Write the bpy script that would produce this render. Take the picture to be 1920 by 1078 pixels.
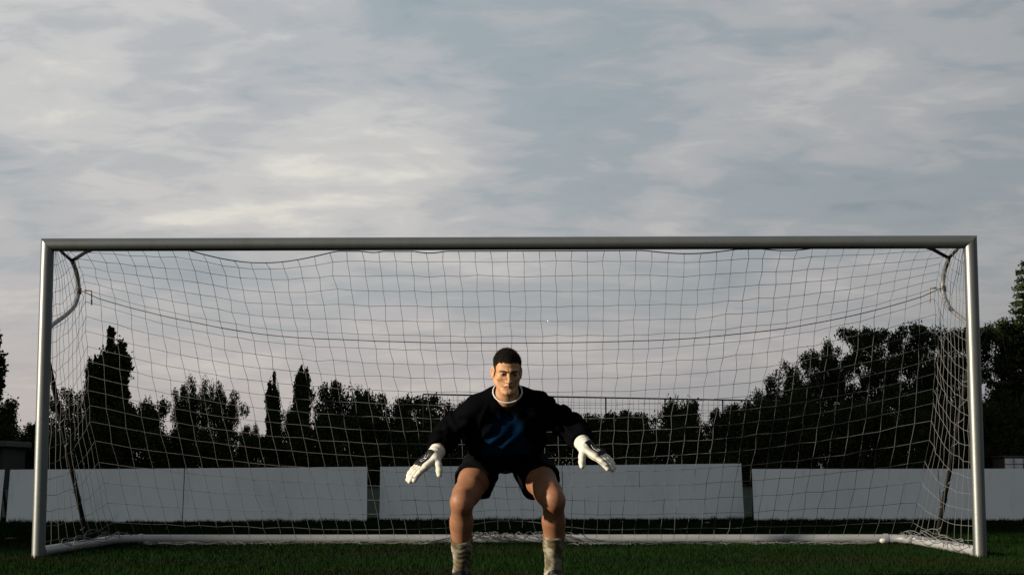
import bpy, bmesh, math, random
import numpy as np
from mathutils import Vector, Matrix

for o in list(bpy.data.objects):
    bpy.data.objects.remove(o)
scene = bpy.context.scene
C = scene.collection
R = math.radians
random.seed(7)

# ------------------------------------------------------------------ camera
cam_d = bpy.data.cameras.new('camera')
cam_d.sensor_width = 36.0
cam_d.lens = 3106.0 / 1920.0 * 36.0
cam_d.clip_start = 0.1
cam_d.clip_end = 3000.0
cam = bpy.data.objects.new('camera', cam_d)
C.objects.link(cam)
cam.location = (0.0385, -13.2, 0.68)
cam.rotation_euler = (R(90 + 6.3), R(0.06), 0)
scene.camera = cam

# ------------------------------------------------------------------ sky and sun
SUN_AZ = 70.0      # degrees to the left of the camera axis, on the camera's side
SUN_EL = 15.0
sun_dir = Vector((-math.sin(R(SUN_AZ)) * math.cos(R(SUN_EL)),
                  -math.cos(R(SUN_AZ)) * math.cos(R(SUN_EL)),
                  math.sin(R(SUN_EL))))
world = bpy.data.worlds.new('World')
scene.world = world
world.use_nodes = True


def build_sky():
    nt = world.node_tree
    N, L = nt.nodes, nt.links
    N.clear()

    def node(t, **kw):
        n = N.new(t)
        for k, v in kw.items():
            setattr(n, k, v)
        return n

    def math_(op, a, b=None, clamp=False):
        n = node('ShaderNodeMath', operation=op, use_clamp=clamp)
        for i, v in enumerate((a, b)):
            if v is None:
                continue
            if isinstance(v, (int, float)):
                n.inputs[i].default_value = v
            else:
                L.new(v, n.inputs[i])
        return n.outputs[0]

    def ramp(fac, stops):
        n = node('ShaderNodeValToRGB')
        n.color_ramp.interpolation = 'EASE'
        e = n.color_ramp.elements
        while len(e) < len(stops):
            e.new(0.5)
        for el, (p, c) in zip(e, stops):
            el.position = p
            el.color = (*c, 1)
        L.new(fac, n.inputs[0])
        return n.outputs[0]

    def mix(fac, a, b, kind='MIX'):
        n = node('ShaderNodeMix', data_type='RGBA', blend_type=kind)
        for s, v in ((0, fac), (6, a), (7, b)):
            if isinstance(v, (int, float)):
                n.inputs[s].default_value = v
            elif isinstance(v, tuple):
                n.inputs[s].default_value = (*v, 1)
            else:
                L.new(v, n.inputs[s])
        return n.outputs[2]

    tc = node('ShaderNodeTexCoord')
    nrm = node('ShaderNodeVectorMath', operation='NORMALIZE')
    L.new(tc.outputs['Generated'], nrm.inputs[0])
    sep = node('ShaderNodeSeparateXYZ')
    L.new(nrm.outputs[0], sep.inputs[0])
    x, y, z = sep.outputs
    zc = math_('MAXIMUM', z, 0.0)
    den = math_('ADD', zc, 0.17)
    px = math_('DIVIDE', x, den)
    py = math_('DIVIDE', y, den)
    comb = node('ShaderNodeCombineXYZ')
    L.new(px, comb.inputs[0])
    L.new(py, comb.inputs[1])

    def noise(scale, detail, rough, loc, rotz, sc, dist=0.0):
        m = node('ShaderNodeMapping')
        m.inputs['Location'].default_value = loc
        m.inputs['Rotation'].default_value = (0, 0, R(rotz))
        m.inputs['Scale'].default_value = sc
        L.new(comb.outputs[0], m.inputs[0])
        n = node('ShaderNodeTexNoise')
        n.inputs['Scale'].default_value = scale
        n.inputs['Detail'].default_value = detail
        n.inputs['Roughness'].default_value = rough
        n.inputs['Distortion'].default_value = dist
        L.new(m.outputs[0], n.inputs['Vector'])
        return n.outputs['Fac']

    big = noise(1.0, 3, 0.45, SKY['big'], 26, (1.0, 0.85, 1), 0.3)
    mid = noise(2.6, 8, 0.54, SKY['mid'], 18, (0.9, 1.0, 1), 0.35)
    fine = noise(9.0, 6, 0.55, SKY['fine'], 12, (0.8, 1.1, 1), 0.5)
    s = math_('ADD', math_('MULTIPLY', big, 0.46), math_('MULTIPLY', mid, 0.38))
    s = math_('ADD', s, math_('MULTIPLY', fine, 0.19))
    cloud = ramp(s, [(0.40, (0.248, 0.312, 0.354)), (0.48, (0.332, 0.382, 0.415)),
                     (0.545, (0.442, 0.452, 0.470)), (0.60, (0.55, 0.545, 0.54)),
                     (0.68, (0.74, 0.715, 0.65))])
    # thin warm veil towards the horizon, cooler and dimmer towards the right hand side
    veil = math_('SUBTRACT', 1.0, math_('MULTIPLY', zc, 3.9), True)
    veil = math_('MULTIPLY', math_('POWER', veil, 1.9), 0.92)
    side = math_('ADD', math_('MULTIPLY', x, 1.15), 0.55, True)
    vcol = mix(side, (0.54, 0.462, 0.42), (0.375, 0.35, 0.362))
    col = mix(veil, cloud, vcol)
    dim = math_('SUBTRACT', 1.04, math_('MULTIPLY', math_('MAXIMUM', x, -0.1), 0.62))
    dimc = node('ShaderNodeCombineXYZ')
    for i in range(3):
        L.new(math_('MAXIMUM', dim, 0.72), dimc.inputs[i])
    col = mix(1.0, col, dimc.outputs[0], 'MULTIPLY')

    sky = node('ShaderNodeTexSky', sky_type='NISHITA', sun_disc=False)
    sky.sun_elevation = R(SUN_EL)
    sky.sun_rotation = math.atan2(sun_dir.x, sun_dir.y)
    sky.air_density = 1.2
    sky.dust_density = 3.0
    b1 = node('ShaderNodeBackground')
    b1.inputs['Strength'].default_value = 0.05
    L.new(sky.outputs[0], b1.inputs['Color'])
    b2 = node('ShaderNodeBackground')
    b2.inputs['Strength'].default_value = SKY['strength']
    L.new(col, b2.inputs['Color'])
    mx = node('ShaderNodeMixShader')
    mx.inputs[0].default_value = 0.94        # an almost closed cloud deck
    L.new(b1.outputs[0], mx.inputs[1])
    L.new(b2.outputs[0], mx.inputs[2])
    out = node('ShaderNodeOutputWorld')
    L.new(mx.outputs[0], out.inputs['Surface'])


SKY = dict(big=(8.72, 7.79, 2.6), mid=(8.53, 4.81, 6.1), fine=(5.0, 0.0, 3.0), strength=0.39)
build_sky()

sun_l = bpy.data.lights.new('sun', 'SUN')
sun_l.energy = 5.0
sun_l.angle = R(0.9)
sun_l.color = (1.0, 0.86, 0.66)
sun = bpy.data.objects.new('sun', sun_l)
C.objects.link(sun)
sun.location = sun_dir * 60
sun.rotation_euler = sun_dir.to_track_quat('Z', 'Y').to_euler()

vs = scene.view_settings
vs.view_transform = 'Standard'
vs.look = 'None'
vs.exposure = 1.35
vs.gamma = 1.0
vs.use_curve_mapping = False
scene.render.engine = 'CYCLES'

# ------------------------------------------------------------------ helpers


def tag(o, label=None, cat=None, group=None, kind=None):
    for k, v in (('label', label), ('category', cat), ('group', group), ('kind', kind)):
        if v:
            o[k] = v
    return o


def empty(name, loc=(0, 0, 0), rz=0.0):
    o = bpy.data.objects.new(name, None)
    o.empty_display_size = 0.2
    C.objects.link(o)
    o.location = loc
    o.rotation_euler = (0, 0, rz)
    return o


def link(name, me, mat, parent=None, smooth=False):
    if mat is not None:
        me.materials.append(mat)
    if smooth:
        me.polygons.foreach_set('use_smooth', np.ones(len(me.polygons), dtype=bool))
    o = bpy.data.objects.new(name, me)
    C.objects.link(o)
    if parent is not None:
        o.parent = parent
    return o


def mesh_np(name, verts, faces):
    """faces: (n,k) int array with constant k"""
    verts = np.asarray(verts, np.float32)
    faces = np.asarray(faces, np.int32)
    me = bpy.data.meshes.new(name)
    n, k = faces.shape
    me.vertices.add(len(verts))
    me.vertices.foreach_set('co', verts.ravel())
    me.loops.add(n * k)
    me.loops.foreach_set('vertex_index', faces.ravel())
    me.polygons.add(n)
    me.polygons.foreach_set('loop_start', np.arange(0, n * k, k, dtype=np.int32))
    me.update(calc_edges=True)
    me.validate()
    return me


def set_col(me, cols):
    a = me.color_attributes.new('Col', 'FLOAT_COLOR', 'POINT')
    c = np.ones((len(me.vertices), 4), np.float32)
    c[:, :3] = cols
    a.data.foreach_set('color', c.ravel())


class MB:
    """collects boxes and tubes, builds ONE mesh"""

    def __init__(self):
        self.v, self.f, self.n = [], [], 0

    def add(self, v, f):
        v = np.asarray(v, float)
        self.v.append(v)
        self.f += [tuple(int(i) + self.n for i in q) for q in f]
        self.n += len(v)
        return self

    def box(self, c, s, rot=None):
        sx, sy, sz = [d / 2 for d in s]
        v = [Vector((a * sx, b * sy, e * sz)) for a in (-1, 1) for b in (-1, 1) for e in (-1, 1)]
        if rot is not None:
            v = [rot @ p for p in v]
        v = [p + Vector(c) for p in v]
        return self.add(v, [(0, 1, 3, 2), (4, 6, 7, 5), (0, 4, 5, 1), (2, 3, 7, 6), (0, 2, 6, 4), (1, 5, 7, 3)])

    def tube(self, pts, r, n=10, caps=True):
        pts = np.asarray(pts, float)
        m = len(pts)
        rr = np.broadcast_to(np.asarray(r, float), (m,))
        t = np.gradient(pts, axis=0)
        t /= np.linalg.norm(t, axis=1)[:, None] + 1e-9
        ref = np.array([0, 0, 1.0]) if abs(t[0, 2]) < 0.9 else np.array([0, 1.0, 0])
        vs = []
        a = np.arange(n) * 2 * math.pi / n
        for i in range(m):
            u = np.cross(t[i], ref)
            u /= np.linalg.norm(u) + 1e-9
            w = np.cross(u, t[i])
            ref = w
            vs.append(pts[i] + rr[i] * (np.cos(a)[:, None] * u + np.sin(a)[:, None] * w))
        f = []
        for i in range(m - 1):
            for j in range(n):
                k = (j + 1) % n
                f.append((i * n + j, i * n + k, (i + 1) * n + k, (i + 1) * n + j))
        if caps:
            f.append(tuple(range(n))[::-1])
            f.append(tuple((m - 1) * n + j for j in range(n)))
        return self.add(np.concatenate(vs), f)

    def build(self, name, mat, parent=None, smooth=False, bevel=0.0):
        me = bpy.data.meshes.new(name)
        me.from_pydata(np.concatenate(self.v).tolist(), [], self.f)
        me.update()
        bm = bmesh.new()
        bm.from_mesh(me)
        bmesh.ops.recalc_face_normals(bm, faces=bm.faces)
        if bevel:
            bmesh.ops.bevel(bm, geom=list(bm.edges), offset=bevel, segments=1, affect='EDGES')
        bm.to_mesh(me)
        bm.free()
        o = link(name, me, mat, parent, smooth)
        if smooth:
            try:
                me.set_sharp_from_angle(angle=R(40))
            except Exception:
                pass
        return o


def strings(polys, r, n=4):
    """many thin tubes as one vertex / face array"""
    V, F, off = [], [], 0
    for p in polys:
        p = np.asarray(p, float)
        m = len(p)
        t = np.gradient(p, axis=0)
        t /= np.linalg.norm(t, axis=1)[:, None] + 1e-9
        ref = np.where(np.abs(t[:, 1:2]) < 0.8, np.array([[0, 1.0, 0]]), np.array([[1.0, 0, 0]]))
        u = np.cross(t, ref)
        u /= np.linalg.norm(u, axis=1)[:, None] + 1e-9
        w = np.cross(u, t)
        a = np.arange(n) * 2 * math.pi / n
        ring = p[:, None, :] + r * (np.cos(a)[None, :, None] * u[:, None, :] + np.sin(a)[None, :, None] * w[:, None, :])
        V.append(ring.reshape(-1, 3))
        i = np.arange(m - 1)[:, None] * n
        j = np.arange(n)[None, :]
        k = (j + 1) % n
        F.append(np.stack([i + j, i + k, i + n + k, i + n + j], -1).reshape(-1, 4) + off)
        off += m * n
    return np.concatenate(V), np.concatenate(F)


# ------------------------------------------------------------------ materials
def principled(name, col, rough=0.6, metal=0.0, spec=0.5, noise=None, bump=None, vcol=False, sss=0.0, coords='Object'):
    m = bpy.data.materials.new(name)
    m.use_nodes = True
    nt = m.node_tree
    b = nt.nodes['Principled BSDF']
    b.inputs['Base Color'].default_value = (*col, 1)
    b.inputs['Roughness'].default_value = rough
    b.inputs['Metallic'].default_value = metal
    b.inputs['Specular IOR Level'].default_value = spec
    if sss:
        b.inputs['Subsurface Weight'].default_value = sss
        b.inputs['Subsurface Radius'].default_value = (0.012, 0.005, 0.003)
        b.inputs['Subsurface Scale'].default_value = 1.0
    tc = nt.nodes.new('ShaderNodeTexCoord')
    src = None
    if vcol:
        a = nt.nodes.new('ShaderNodeVertexColor')
        a.layer_name = 'Col'
        src = a.outputs['Color']
        nt.links.new(src, b.inputs['Base Color'])
    for spec_n in ([noise] if isinstance(noise, dict) else (noise or [])):
        n = nt.nodes.new('ShaderNodeTexNoise')
        n.inputs['Scale'].default_value = spec_n.get('scale', 5)
        n.inputs['Detail'].default_value = spec_n.get('detail', 5)
        n.inputs['Roughness'].default_value = spec_n.get('rough', 0.6)
        mp = nt.nodes.new('ShaderNodeMapping')
        mp.inputs['Scale'].default_value = spec_n.get('stretch', (1, 1, 1))
        nt.links.new(tc.outputs[coords], mp.inputs[0])
        nt.links.new(mp.outputs[0], n.inputs['Vector'])
        rp = nt.nodes.new('ShaderNodeMapRange')
        rp.inputs['From Min'].default_value = spec_n.get('lo', 0.4)
        rp.inputs['From Max'].default_value = spec_n.get('hi', 0.65)
        rp.inputs['To Max'].default_value = spec_n.get('amount', 1.0)
        nt.links.new(n.outputs['Fac'], rp.inputs['Value'])
        mx = nt.nodes.new('ShaderNodeMix')
        mx.data_type = 'RGBA'
        nt.links.new(rp.outputs[0], mx.inputs[0])
        if src is None:
            mx.inputs[6].default_value = (*col, 1)
        else:
            nt.links.new(src, mx.inputs[6])
        mx.inputs[7].default_value = (*spec_n['col'], 1)
        src = mx.outputs[2]
        nt.links.new(src, b.inputs['Base Color'])
    if bump:
        n = nt.nodes.new('ShaderNodeTexNoise')
        n.inputs['Scale'].default_value = bump[0]
        n.inputs['Detail'].default_value = 4
        mp = nt.nodes.new('ShaderNodeMapping')
        mp.inputs['Scale'].default_value = bump[2] if len(bump) > 2 else (1, 1, 1)
        nt.links.new(tc.outputs[coords], mp.inputs[0])
        nt.links.new(mp.outputs[0], n.inputs['Vector'])
        bp = nt.nodes.new('ShaderNodeBump')
        bp.inputs['Strength'].default_value = bump[1]
        bp.inputs['Distance'].default_value = 0.01
        nt.links.new(n.outputs['Fac'], bp.inputs['Height'])
        nt.links.new(bp.outputs[0], b.inputs['Normal'])
    return m


M = {}
M['ground'] = principled('turf_soil', (0.004, 0.012, 0.004), 0.95, spec=0.1,
                         noise=[dict(scale=0.35, col=(0.010, 0.016, 0.006), lo=0.45, hi=0.7, amount=0.7),
                                dict(scale=7.0, col=(0.013, 0.011, 0.006), lo=0.55, hi=0.75, amount=0.6)], bump=(40, 0.6))
M['alu'] = principled('goal_aluminium', (0.105, 0.115, 0.119), 0.43, metal=0.82, spec=0.5,
                      noise=[dict(scale=6, col=(0.08, 0.08, 0.07), lo=0.5, hi=0.8, amount=0.6, stretch=(1, 1, 0.25)),
                             dict(scale=45, col=(0.04, 0.036, 0.03), lo=0.65, hi=0.71, amount=0.8)], bump=(30, 0.04))
M['white_tube'] = principled('white_coated_tube', (0.165, 0.172, 0.18), 0.42,
                             noise=[dict(scale=3, col=(0.12, 0.12, 0.105), lo=0.5, hi=0.75, amount=0.7)], bump=(25, 0.05))
M['dark_steel'] = principled('weathered_dark_steel', (0.006, 0.006, 0.006), 0.7, spec=0.1,
                             noise=dict(scale=14, col=(0.011, 0.009, 0.007), lo=0.55, hi=0.7, amount=0.6))
M['galv'] = principled('galvanised_bracket', (0.17, 0.18, 0.195), 0.45, metal=0.6,
                       noise=dict(scale=20, col=(0.11, 0.11, 0.11), lo=0.5, hi=0.7))
M['tape'] = principled('black_tape', (0.012, 0.012, 0.013), 0.5)
M['twine'] = principled('net_twine', (0.084, 0.088, 0.092), 0.85, spec=0.2,
                        noise=dict(scale=3, col=(0.07, 0.072, 0.073), lo=0.4, hi=0.7))
M['rope'] = principled('black_rope', (0.02, 0.02, 0.02), 0.8)
M['board'] = principled('board_paint', (0.395, 0.432, 0.452), 0.55, spec=0.3,
                        noise=[dict(scale=1.3, col=(0.345, 0.378, 0.394), lo=0.4, hi=0.7, amount=0.8, stretch=(1, 1, 0.5)),
                               dict(scale=9, col=(0.25, 0.265, 0.26), lo=0.56, hi=0.8, amount=0.6, stretch=(1, 1, 0.15))], bump=(6, 0.05))
M['wood'] = principled('dark_wood', (0.035, 0.028, 0.02), 0.8, noise=dict(scale=12, col=(0.06, 0.05, 0.035), stretch=(1, 1, .1)))

# ------------------------------------------------------------------ ground
g = MB()
nx = 40
ex = np.concatenate([[-900, -300, -120, -60], np.linspace(-30, 30, nx), [60, 120, 300, 900]])
ey = np.concatenate([[-200, -60, -25], np.linspace(-15, 40, nx), [60, 80, 120, 200, 400, 1500]])
XX, YY = np.meshgrid(ex, ey, indexing='ij')
rng = np.random.default_rng(3)
ZZ = np.zeros_like(XX)
vv = np.stack([XX, YY, ZZ], -1).reshape(-1, 3)
ni, nj = len(ex), len(ey)
ii, jj = np.meshgrid(np.arange(ni - 1), np.arange(nj - 1), indexing='ij')
q = (ii * nj + jj).ravel()
gm = mesh_np('pitch_ground', vv, np.stack([q, q + nj, q + nj + 1, q + 1], -1))
tag(link('ground', gm, M['ground']), kind='structure')

# ------------------------------------------------------------------ goal frame
goal = tag(empty('football_goal', (0, 0, 0), R(-0.9)), 'full size aluminium football goal frame standing behind the goalkeeper', 'goal')
GR = 0.0525


def mitre_tube(p0, p1, d0, d1, r, mat, name, seg=36, lenseg=14):
    """tube between two points whose end planes have normals d0, d1"""
    p0, p1 = Vector(p0), Vector(p1)
    t = (p1 - p0).normalized()
    ref = Vector((0, 1, 0))
    u = t.cross(ref).normalized()
    w = u.cross(t)
    rings = []
    for k in range(lenseg + 1):
        s = k / lenseg
        ring = []
        for j in range(seg):
            a = 2 * math.pi * j / seg
            off = u * math.cos(a) * r + w * math.sin(a) * r
            base = p0.lerp(p1, s) + off
            if k == 0:
                base -= t * (off.dot(Vector(d0)) / t.dot(Vector(d0)))
            if k == lenseg:
                base -= t * (off.dot(Vector(d1)) / t.dot(Vector(d1)))
            ring.append(base)
        rings.append(ring)
    mb = MB()
    v = [p for ring in rings for p in ring]
    f = []
    for k in range(lenseg):
        for j in range(seg):
            j2 = (j + 1) % seg
            f.append((k * seg + j, k * seg + j2, (k + 1) * seg + j2, (k + 1) * seg + j))
    f.append(tuple(range(seg))[::-1])
    f.append(tuple(lenseg * seg + j for j in range(seg)))
    mb.add(v, f)
    return mb.build(name, mat, goal, smooth=True)


zb = 2.44 + GR
mitre_tube((-3.71, 0, 0.0), (-3.71, 0, zb), (0, 0, 1), (0.707, 0, 0.707), GR, M['alu'], 'post')
mitre_tube((3.71, 0, 0.0), (3.71, 0, zb), (0, 0, 1), (-0.707, 0, 0.707), GR, M['alu'], 'post')
mitre_tube((-3.709, 0, zb), (3.709, 0, zb), (0.707, 0, 0.707), (-0.707, 0, 0.707), GR, M['alu'], 'crossbar')
BR = 0.043
for s in (-1, 1):
    # side bar with a rounded elbow into the back bar
    pts = [(s * 3.70, 0.045, BR + 0.002), (s * 3.70, 1.2, BR + 0.002), (s * 3.70, 2.22, BR + 0.002)]
    for k in range(1, 8):
        a = k / 7 * math.pi / 2
        pts.append((s * (3.70 - 0.22 * (1 - math.cos(a))), 2.22 + 0.22 * math.sin(a), BR + 0.002))
    mb = MB().tube(pts, BR, 20)
    mb.build('side_bar', M['white_tube'], goal, smooth=True)
    MB().tube([(s * 3.46, 2.44, BR + 0.002), (s * 3.50, 2.44, BR + 0.002)], BR + 0.006, 20).build('sleeve', M['white_tube'], goal, smooth=True)
    # net bracket: swan neck behind the post
    c = np.array([(0.03, 1.80), (0.25, 1.885), (0.50, 1.955), (0.72, 2.03), (0.86, 2.10), (0.925, 2.18), (0.935, 2.25),
                  (0.91, 2.31), (0.86, 2.365), (0.79, 2.415), (0.70, 2.455)])
    tt = np.linspace(0, 1, len(c))
    t2 = np.linspace(0, 1, 30)
    cy = np.interp(t2, tt, c[:, 0])
    cz = np.interp(t2, tt, c[:, 1])
    for _ in range(2):
        cy[1:-1] = (cy[:-2] + 2 * cy[1:-1] + cy[2:]) / 4
        cz[1:-1] = (cz[:-2] + 2 * cz[1:-1] + cz[2:]) / 4
    MB().tube(np.stack([np.full(30, s * 3.71), cy, cz], -1), 0.019, 12).build('net_bracket', M['galv'], goal, smooth=True)
    MB().tube([(s * 3.71, 0.715, 2.452), (s * 3.69, 0.35, 2.475), (s * 3.66, 0.035, 2.50)], 0.013, 8).build('bracket_arm', M['dark_steel'], goal, smooth=True)
    MB().tube([(s * 3.71, 0.71, 2.455), (s * 3.50, 0.36, 2.48), (s * 3.27, 0.035, 2.49)], 0.015, 8).build('bracket_arm', M['dark_steel'], goal, smooth=True)
    MB().tube([(s * 3.71, 0.927, 2.195), (s * 3.71, 0.937, 2.245)], 0.026, 12).build('tape_wrap', M['tape'], goal, smooth=True)
    MB().tube([(s * 3.66, 0.935, 2.225), (s * 3.60, 0.94, 2.222), (s * 3.595, 0.94, 2.10)], 0.007, 6).build('tape_tail', M['tape'], goal, smooth=True)
    # straight brace from the post to the side bar
    MB().tube([(s * 3.71, 0.04, 1.64), (s * 3.705, 1.40, 0.085)], 0.021, 12).build('brace', M['dark_steel'], goal, smooth=True)
    MB().box((s * 3.705, 1.40, 0.075), (0.05, 0.12, 0.03)).build('brace_foot', M['dark_steel'], goal, bevel=0.004)
MB().tube([(-3.459, 2.44, BR + 0.002), (-1.0, 2.445, BR + 0.002), (1.0, 2.445, BR + 0.002), (3.459, 2.44, BR + 0.002)], BR, 20).build('back_bar', M['white_tube'], goal, smooth=True)

# ------------------------------------------------------------------ net
net = tag(empty('goal_net', (0, 0, 0), R(-0.9)), 'square mesh net hanging from the crossbar of the goal', 'net')
ROWS = 21
cen = np.array([(0, 0.03, 2.46), (1, 0.07, 2.36), (6.3, 0.33, 1.735), (15, 1.20, 0.79), (19.5, 1.83, 0.22), (20.6, 1.98, 0.07), (21, 2.0, 0.018)])
edg = np.array([(0, 0.20, 2.53), (2.0, 0.66, 2.46), (6.3, 0.94, 2.22), (10, 1.00, 1.75), (15, 1.16, 1.12), (19.5, 1.9, 0.30), (20.6, 2.2, 0.10), (21, 2.28, 0.07)])


def smooth_interp(tab, s):
    def f(x, col):
        w = 0
        for d in (-0.8, -0.4, 0, 0.4, 0.8):
            w = w + np.interp(np.clip(x + d, 0, ROWS), tab[:, 0], tab[:, col])
        return w / 5
    return f(s, 1), f(s, 2)


rng = np.random.default_rng(11)


def back_pt(u, s):
    u = np.asarray(u, float)
    s = np.asarray(s, float)
    cyy, czz = smooth_interp(cen, s)
    eyy, ezz = smooth_interp(edg, s)
    w = np.abs(u) ** 2.9
    S = s / ROWS
    X = 3.64 * u - 0.5 * S * u * (1 - u * u) + 0.10 * S * (1 - u * u)
    Y = cyy * (1 - w) + eyy * w
    Z = czz * (1 - w) + ezz * w
    # the upper edge has slipped off some of the hooks

    def dip(x0, x1, amp):
        a = np.clip((X - x0) / (x1 - x0), 0, 1)
        return amp * np.sin(math.pi * a) ** 1.0
    dp = dip(-2.62, -1.38, 0.10) + dip(-1.17, -1.0, 0.01) + dip(-0.75, -0.5, 0.015) + dip(1.1, 1.85, 0.03) + dip(2.05, 2.5, 0.018)
    Z = Z - dp * np.exp(-s * 0.33)
    # the foot of the net is caught up over the bar in the middle
    hump = np.exp(-((X - 0.0) / 0.45) ** 2)
    Z = Z + hump * np.clip((s - 17) / 4, 0, 1) * 0.10
    Y = Y + hump * np.clip((s - 17) / 4, 0, 1) * 0.40
    Y = Y + 0.05 * np.sin(u * 9 + 1) * S * (1 - S) * 2 + 0.03 * np.sin(u * 23) * S * (1 - S)
    return np.stack([X, Y, Z], -1)


NC = 57
us = np.linspace(-1, 1, NC)
ss = np.arange(ROWS + 1)
UU, SS = np.meshgrid(us, ss, indexing='ij')
G = back_pt(UU, SS)
jit = rng.normal(0, 0.0035, G.shape)
jit[:, 0] *= 0.3
jit[:, -1] *= 2.0
# a knotted twine zigzags a little from knot to knot
zig = 0.004 * ((-1.0) ** np.add.outer(np.arange(NC), np.arange(ROWS + 1)))
G = G + jit
G[:, :, 0] += zig
G[:, :, 2] = np.maximum(G[:, :, 2], 0.006)
polys = [G[i] for i in range(NC)] + [G[:, j] for j in range(1, ROWS)]


def side_panel(sg):
    n = 11
    edge = G[0] if sg < 0 else G[-1]
    zf = np.interp(ss, [0, 3, 6.3, 20, 21], [2.42, 2.10, 1.78, 0.12, 0.09])
    front = np.stack([np.full(ROWS + 1, sg * 3.70), np.full(ROWS + 1, 0.065), zf], -1)
    t = (np.linspace(0, 1, n) ** 1.05)[:, None, None]
    P = front[None] * (1 - t) + edge[None] * t
    bow = np.sin(math.pi * t[:, :, 0])
    P[:, :, 2] -= 0.07 * bow * np.clip(ss / 4, 0, 1)[None] * np.clip((21.5 - ss) / 4, 0.2, 1)
    P[:, :, 0] -= sg * 0.04 * bow * (ss / ROWS)[None]
    P += rng.normal(0, 0.005, P.shape)
    P[:, :, 2] = np.maximum(P[:, :, 2], 0.05)
    return P


for sg in (-1, 1):
    P = side_panel(sg)
    P[-1] = G[0] if sg < 0 else G[-1]
    polys += [P[i] for i in range(0, len(P) - 1)]
    polys += [P[:, j] for j in range(0, ROWS)]
v, f = strings(polys, 0.0019)
link('netting', mesh_np('netting', v, f), M['twine'], net)

# border ropes: upper hem, the lacing on the bar, the slack heap at the foot
mb = MB()
xs = np.linspace(-1, 1, 180)
top = back_pt(xs, np.zeros(180))
mb.tube(top, 0.0045, 5)
mb.build('hem_rope', M['rope'], net, smooth=True)
heap = []
for k in range(9):
    x0, x1 = (-3.35, -0.42) if k % 2 else (0.42, 3.3)
    n = 150
    xx = np.linspace(x0, x1, n)
    ph = rng.uniform(0, 6, 4)
    yy = 2.06 + 0.045 * np.sin(xx * 3.1 + ph[0]) + 0.03 * np.sin(xx * 8.3 + ph[1]) + rng.uniform(-0.08, 0.08)
    lift = np.clip((0.75 - np.abs(xx)) / 0.33, 0, 1)
    zz = 0.016 + 0.012 * np.sin(xx * 5.2 + ph[2]) ** 2 + 0.012 * np.sin(xx * 13 + ph[3]) ** 2 + 0.07 * lift
    yy = yy + 0.28 * lift
    heap.append(np.stack([xx, yy, zz], -1))
for k in range(160):
    xx0 = rng.uniform(-3.3, 3.3)
    if abs(xx0) < 0.5:
        continue
    n = 6
    a = np.linspace(0, 1, n)
    heap.append(np.stack([xx0 + a * rng.uniform(-0.12, 0.12), 2.0 + rng.uniform(-0.07, 0.1) + 0.09 * a, 0.012 + 0.035 * np.sin(math.pi * a) * rng.uniform(0.2, 1)], -1))
for k in range(26):
    n = 12
    a = np.linspace(0, 1, n)
    x0 = rng.uniform(-0.6, 0.45)
    heap.append(np.stack([x0 + a * rng.uniform(0.1, 0.35), 2.30 + 0.1 * np.sin(a * 5 + k), 0.055 + 0.05 * np.sin(math.pi * a) + 0.012 * np.sin(a * 17 + k)], -1))
for sg in (-1, 1):
    for k in range(5):
        n = 30
        a = np.linspace(0, 1, n)
        heap.append(np.stack([sg * (3.62 - 0.10 * rng.uniform(0, 1) - 0.06 * np.sin(a * 9 + k)), 0.1 + a * 2.1, 0.09 + 0.03 * np.sin(a * 14 + k * 2) + 0.06 * rng.uniform(0, 1) * np.sin(math.pi * a)], -1))
v, f = strings(heap, 0.0032)
link('slack_netting', mesh_np('slack', v, f), M['twine'], net)
# lacing of the side panels round the braces
for sg in (-1, 1):
    a = np.linspace(0.03, 0.97, 260)
    th = a * 2 * math.pi * 9 + 0.7 * np.sin(a * 40)
    rr = 0.028 + 0.010 * np.sin(a * 61)
    bx = np.stack([np.full(260, sg * 3.7075), 0.04 + 1.36 * a, 1.64 - 1.555 * a], -1)
    d = np.array([0, 1.36, -1.555])
    d /= np.linalg.norm(d)
    n1 = np.array([1.0, 0, 0])
    n2 = np.cross(d, n1)
    lac = [(bx + rr[:, None] * (np.cos(th)[:, None] * n1 + np.sin(th)[:, None] * n2))]
    v, f = strings(lac, 0.0028)
    link('lacing', mesh_np('lacing', v, f), M['twine'], net, smooth=True)

rope_xy = back_pt(np.linspace(-0.985, 0.985, 120), np.full(120, 6.45))
rope_xy[:, 1] -= 0.004
uu = np.linspace(-1, 1, 120)
rope_xy[0] = (-3.69, 0.94, 2.222)
rope_xy[-1] = (3.69, 0.94, 2.222)
cord = MB().tube(rope_xy, 0.0042, 6).build('net_support_cord', M['rope'], None, smooth=True)
cord.rotation_euler = (0, 0, R(-0.9))
tag(cord, 'thin black cord sagging across the net between the two brackets', 'cord')

# ------------------------------------------------------------------ white boards behind the goal
BOARDS = [  # x0, y0, x1, y1, height at x0, height at x1, label
    (-9.30, 8.55, -6.66, 8.66, 0.70, 0.70, 'pale board at the left edge of the picture, before the slanting dark gap'),
    (-6.58, 8.67, -4.325, 8.90, 0.70, 0.715, 'pale leaning board seen just behind the left goalpost'),
    (-4.315, 8.90, -1.90, 9.13, 0.715, 0.735, 'pale leaning board left of the gap beside the goalkeeper'),
    (-1.77, 9.60, 0.735, 9.72, 0.735, 0.75, 'pale leaning board directly behind the goalkeeper'),
    (0.745, 9.72, 3.24, 9.84, 0.75, 0.775, 'pale leaning board right of the goalkeeper, slightly taller than its neighbours'),
    (3.31, 9.40, 5.82, 9.30, 0.70, 0.70, 'pale leaning board seen through the right end of the net'),
    (5.83, 9.30, 8.40, 9.20, 0.70, 0.70, 'pale board right of the right goalpost, small stain near its top'),
]
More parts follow.
